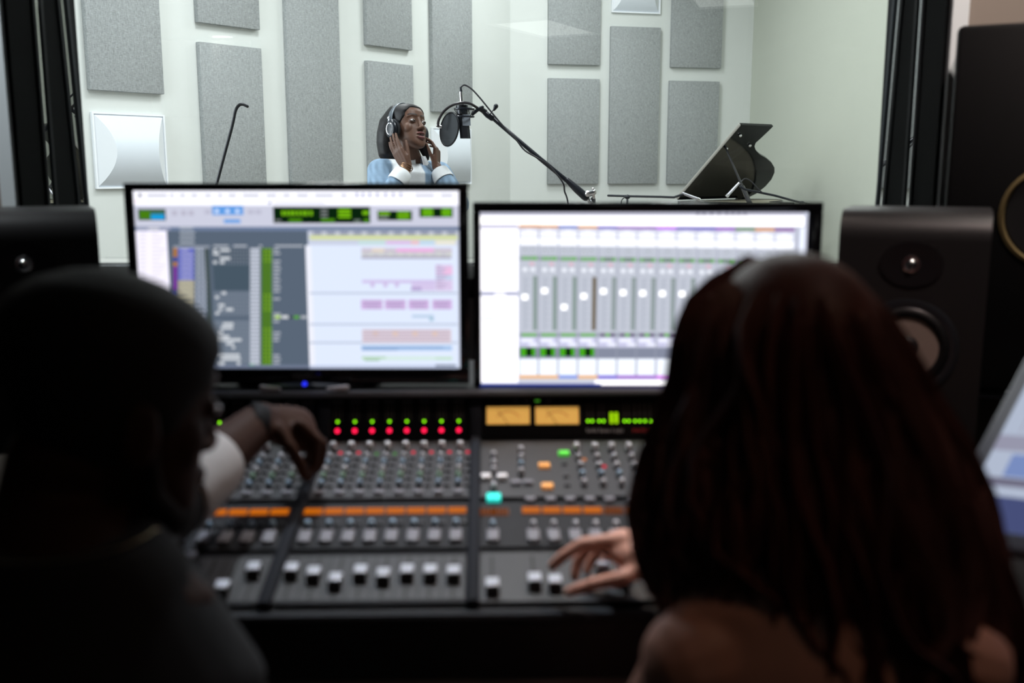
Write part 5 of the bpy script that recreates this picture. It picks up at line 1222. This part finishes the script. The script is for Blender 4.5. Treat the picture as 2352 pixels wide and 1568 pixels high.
# long wavy hair: a soft core and many locks
lft = [(640, 1740), (680, 1670), (730, 1620), (800, 1592), (900, 1575), (1000, 1532), (1100, 1495), (1200, 1475), (1300, 1490), (1420, 1510), (1560, 1560)]
rgt = [(640, 1880), (680, 1960), (730, 2010), (800, 2060), (900, 2120), (1000, 2185), (1100, 2235), (1200, 2270), (1300, 2300), (1420, 2330), (1560, 2345)]
def interp(tab, y):
    for (a, b_), (c_, d_) in zip(tab, tab[1:]):
        if y <= c_: return b_ + (d_ - b_) * max(0, (y - a)) / (c_ - a)
    return tab[-1][1]
rnd = random.Random(11)
DH = .97
def hair_pt(y, ang, fr):
    """point of the hair volume at image row y; ang 0 = right, pi/2 = away, -pi/2 = towards the camera"""
    x0, x1 = interp(lft, y), interp(rgt, y); mx, hw = (x0 + x1) / 2, (x1 - x0) / 2
    c_ = atd(mx, y, DH); k_ = DH / FPX
    dep = min(.115, .03 + .115 * math.sqrt(max(0, min(1, (y - 625) / 180)))) + .00002 * max(0, y - 900)
    return Vector((c_.x + hw * k_ * fr * math.cos(ang), c_.y + .02 + dep * fr * math.sin(ang), c_.z))
core = MB(); rows = [646, 665, 700, 750, 820, 900, 1000, 1100, 1200, 1300, 1400]
core.rings([[tuple(hair_pt(y, 2 * math.pi * t / 24, .86)) for t in range(24)] for y in rows])
M_hair = mat('auburn_hair', (.095, .034, .027), .5, noise=.45, scale=25, spec=.3)
locks = MB()
for n_ in range(300):
    ang = rnd.uniform(-math.pi, math.pi)
    if .9 < ang < 2.24 and rnd.random() < .75: continue
    y0 = rnd.uniform(628, 720); y1 = rnd.uniform(1440, 1640) if math.cos(ang) > -.40 else rnd.uniform(1260, 1450)
    ph = rnd.uniform(0, 6.28); wv = rnd.uniform(.05, .12); fr0 = rnd.uniform(.90, 1.02); da = rnd.uniform(-.25, .25); pts = []; rad = []
    N_ = 16; r0 = rnd.uniform(.006, .012)
    for k in range(N_ + 1):
        t = k / N_; y = y0 + (y1 - y0) * t
        a2 = ang + da * t + wv * t ** .5 * math.sin(ph + t * rnd.uniform(8.5, 9.5)) * 1.6
        pts.append(hair_pt(y, a2, fr0 + .05 * t * math.sin(ph * 1.7 + t * 7))); rad.append((r0 * (1 - .75 * t ** 3) * 1.5, r0 * (1 - .75 * t ** 3) * .8))
    locks.chain(pts, rad, 6)
core.ell((0, .0150, .0320), (.0850, .1020, .0980), HM3, 28, 20)
oc = len(core.v); core.f += [tuple(i + oc for i in f) for f in locks.f]; core.v += locks.v; core.mi += locks.mi
place(core.mesh('hair', M_hair, 70), 'hair', wm, o3)

# ================================================================== SIDE DESK AT THE RIGHT EDGE
ds = thing('side_desk', 'dark side desk at the right edge under the tilted screen', 'desk', (.86, 1.22, 0))
b = MB(); b.box((0, 0, .70), (.62, .72, .03), bev=.004); b.build('desk_top', M_con, ds)
for sx_ in (-.27, .27):
    for sy_ in (-.32, .32): b = MB(); b.box((sx_, sy_, .342), (.04, .04, .684)); b.build('leg', M_dmetal, ds)
# tilted screen facing the woman
p_top = atd(2362, 800, 1.33); p_bot = atd(2212, 1085, 1.24)
ex = (p_top - p_bot).normalized(); nface = Vector((-.72, -.50, .0)); nface = (nface - ex * nface.dot(ex)).normalized(); ey = ex.cross(nface).normalized()
if ey.x < 0 or ey.y > 0: pass
Ms_ = Matrix((ey.to_4d(), ex.to_4d(), nface.to_4d(), (0, 0, 0, 1))).transposed(); 
for i_ in range(3): Ms_[3][i_] = 0
low_ = p_bot - ex * .10
sc = thing('tilted_screen', 'bright touch screen leaning back at the right edge beside the woman', 'screen', tuple(low_)); sc.matrix_world = Matrix.Translation(low_) @ Ms_
Ln = (p_top - p_bot).length + .16; Wd = .42
sgn = 1.0
b = MB(); b.box((sgn * Wd / 2, Ln / 2, -.012), (Wd, Ln, .022), bev=.005); b.build('housing', mat('slate_frame', (.05, .06, .085), .35), sc)
cv = MB(); 
def srect(x0, y0, x1, y1, c_, lay): cv_v.append(((x0, y0), (x1, y1), c_, lay))
cv_v = []
srect(.022, .02, Wd - .02, Ln - .02, (176, 186, 206), 0)
srect(.022, .02, Wd - .02, .07, (70, 78, 120), 1); srect(.022, .14, Wd - .02, .165, (150, 150, 170), 1); srect(.05, .10, .20, .135, (120, 140, 190), 1); srect(.03, .085, .12, .098, (110, 108, 128), 1)
srect(.045, .17, .046, Ln - .02, (140, 120, 135), 1); srect(.22, .08, Wd - .03, .13, (150, 170, 175), 1)
me = bpy.data.meshes.new('screen'); vv = []; ff = []; cc = []
for (x0, y0), (x1, y1), c_, lay in cv_v:
    o_ = len(vv); z_ = .0003 + .0002 * lay; vv += [(x0, y0, z_), (x1, y0, z_), (x1, y1, z_), (x0, y1, z_)]; ff.append((o_, o_ + 1, o_ + 2, o_ + 3)); cc.append(lin(c_))
me.from_pydata(vv, [], ff); at = me.color_attributes.new('Col', 'FLOAT_COLOR', 'CORNER')
for i_, c_ in enumerate(cc):
    for k in range(4): at.data[i_ * 4 + k].color = (*c_, 1)
me.materials.append(M_scrn); o = bpy.data.objects.new('screen', me); COL.objects.link(o); o.parent = sc
# small items on the side desk
b = MB(); b.box((0, 0, .004), (.06, .075, .008), bev=.001)
np_ = thing('notepad', 'small yellow notepad on the dark side desk at the lower right edge', 'notepad', (.650, 1.165, .7152), .3)
b.build('pages', mat('note_yellow', (.62, .50, .18), .8), np_)
b = MB(); b.box((0, .034, .0088), (.06, .008, .0012)); b.build('glue_strip', mat('note_strip', (.4, .3, .1), .7), np_)
ms_ = thing('computer_mouse', 'pale grey computer mouse on the side desk before the notepad', 'mouse', (.625, 1.06, .7152), .2)
b = MB(); b.rings([[(.030 * sc * math.cos(q), .052 * sc * math.sin(q), z) for q in [2 * math.pi * t / 20 for t in range(20)]] for sc, z in ((.95, 0), (1, .006), (.96, .018), (.75, .029), (.3, .034))]); b.build('shell', mat('mouse_grey', (.40, .42, .46), .4), ms_)
b = MB(); b.box((0, .026, .031), (.005, .014, .008), bev=.002); b.build('wheel', M_black, ms_)

# stand behind the tilted screen
inv = sc.matrix_world.inverted(); bk = sc.matrix_world @ Vector((Wd * .5, Ln * .55, -.022)); ft = Vector((bk.x + .10, bk.y + .06, .722)); ft2 = Vector((bk.x - .02, bk.y + .10, .722))
for f_ in (ft, ft2):
    b = MB(); b.chain([inv @ bk, inv @ f_], [.008, .007], 8); b.build('stand_leg', M_dmetal, sc)

# ------------------------------------------------------------------ small pieces hang under the part they sit on
NEST = {'studio_speaker': {'tweeter': 'waveguide', 'surround': 'woofer_ring', 'woofer_cone': 'woofer_ring', 'dust_cap': 'woofer_ring'},
        'main_speaker': {'woofer_cone': 'cone_ring'},
        'grand_piano': {'lid_stud': 'lid', 'lid_edge': 'lid', 'keyboard': 'key_bed', 'soundboard': 'case_rim'},
        'wall_diffuser': {'rim': 'back_plate', 'end_cap': 'curved_face'},
        'condenser_microphone': {'grille': 'body', 'cable_boot': 'connector'},
        'headphones': {},
        'person': {'cuff': 'shirt', 'collar': 'shirt', 'eye': 'body', 'teeth': 'body'},
        'computer_monitor': {'stand_tip': 'stand_foot', 'lettering': 'bezel'}}
for r in list(COL.objects):
    if r.parent: continue
    for ch, pa_ in NEST.get(r.name.split('.')[0], {}).items():
        host = [c for c in r.children if c.name.split('.')[0] == pa_]
        if not host: continue
        for c in list(r.children):
            if c.name.split('.')[0] == ch: c.parent = host[0]
for r in [o for o in COL.objects if o.name.startswith('headphones')]:
    for ring_, cup in zip([c for c in r.children if c.name.startswith('badge_ring')], [c for c in r.children if c.name.startswith('ear_cup')]): ring_.parent = cup
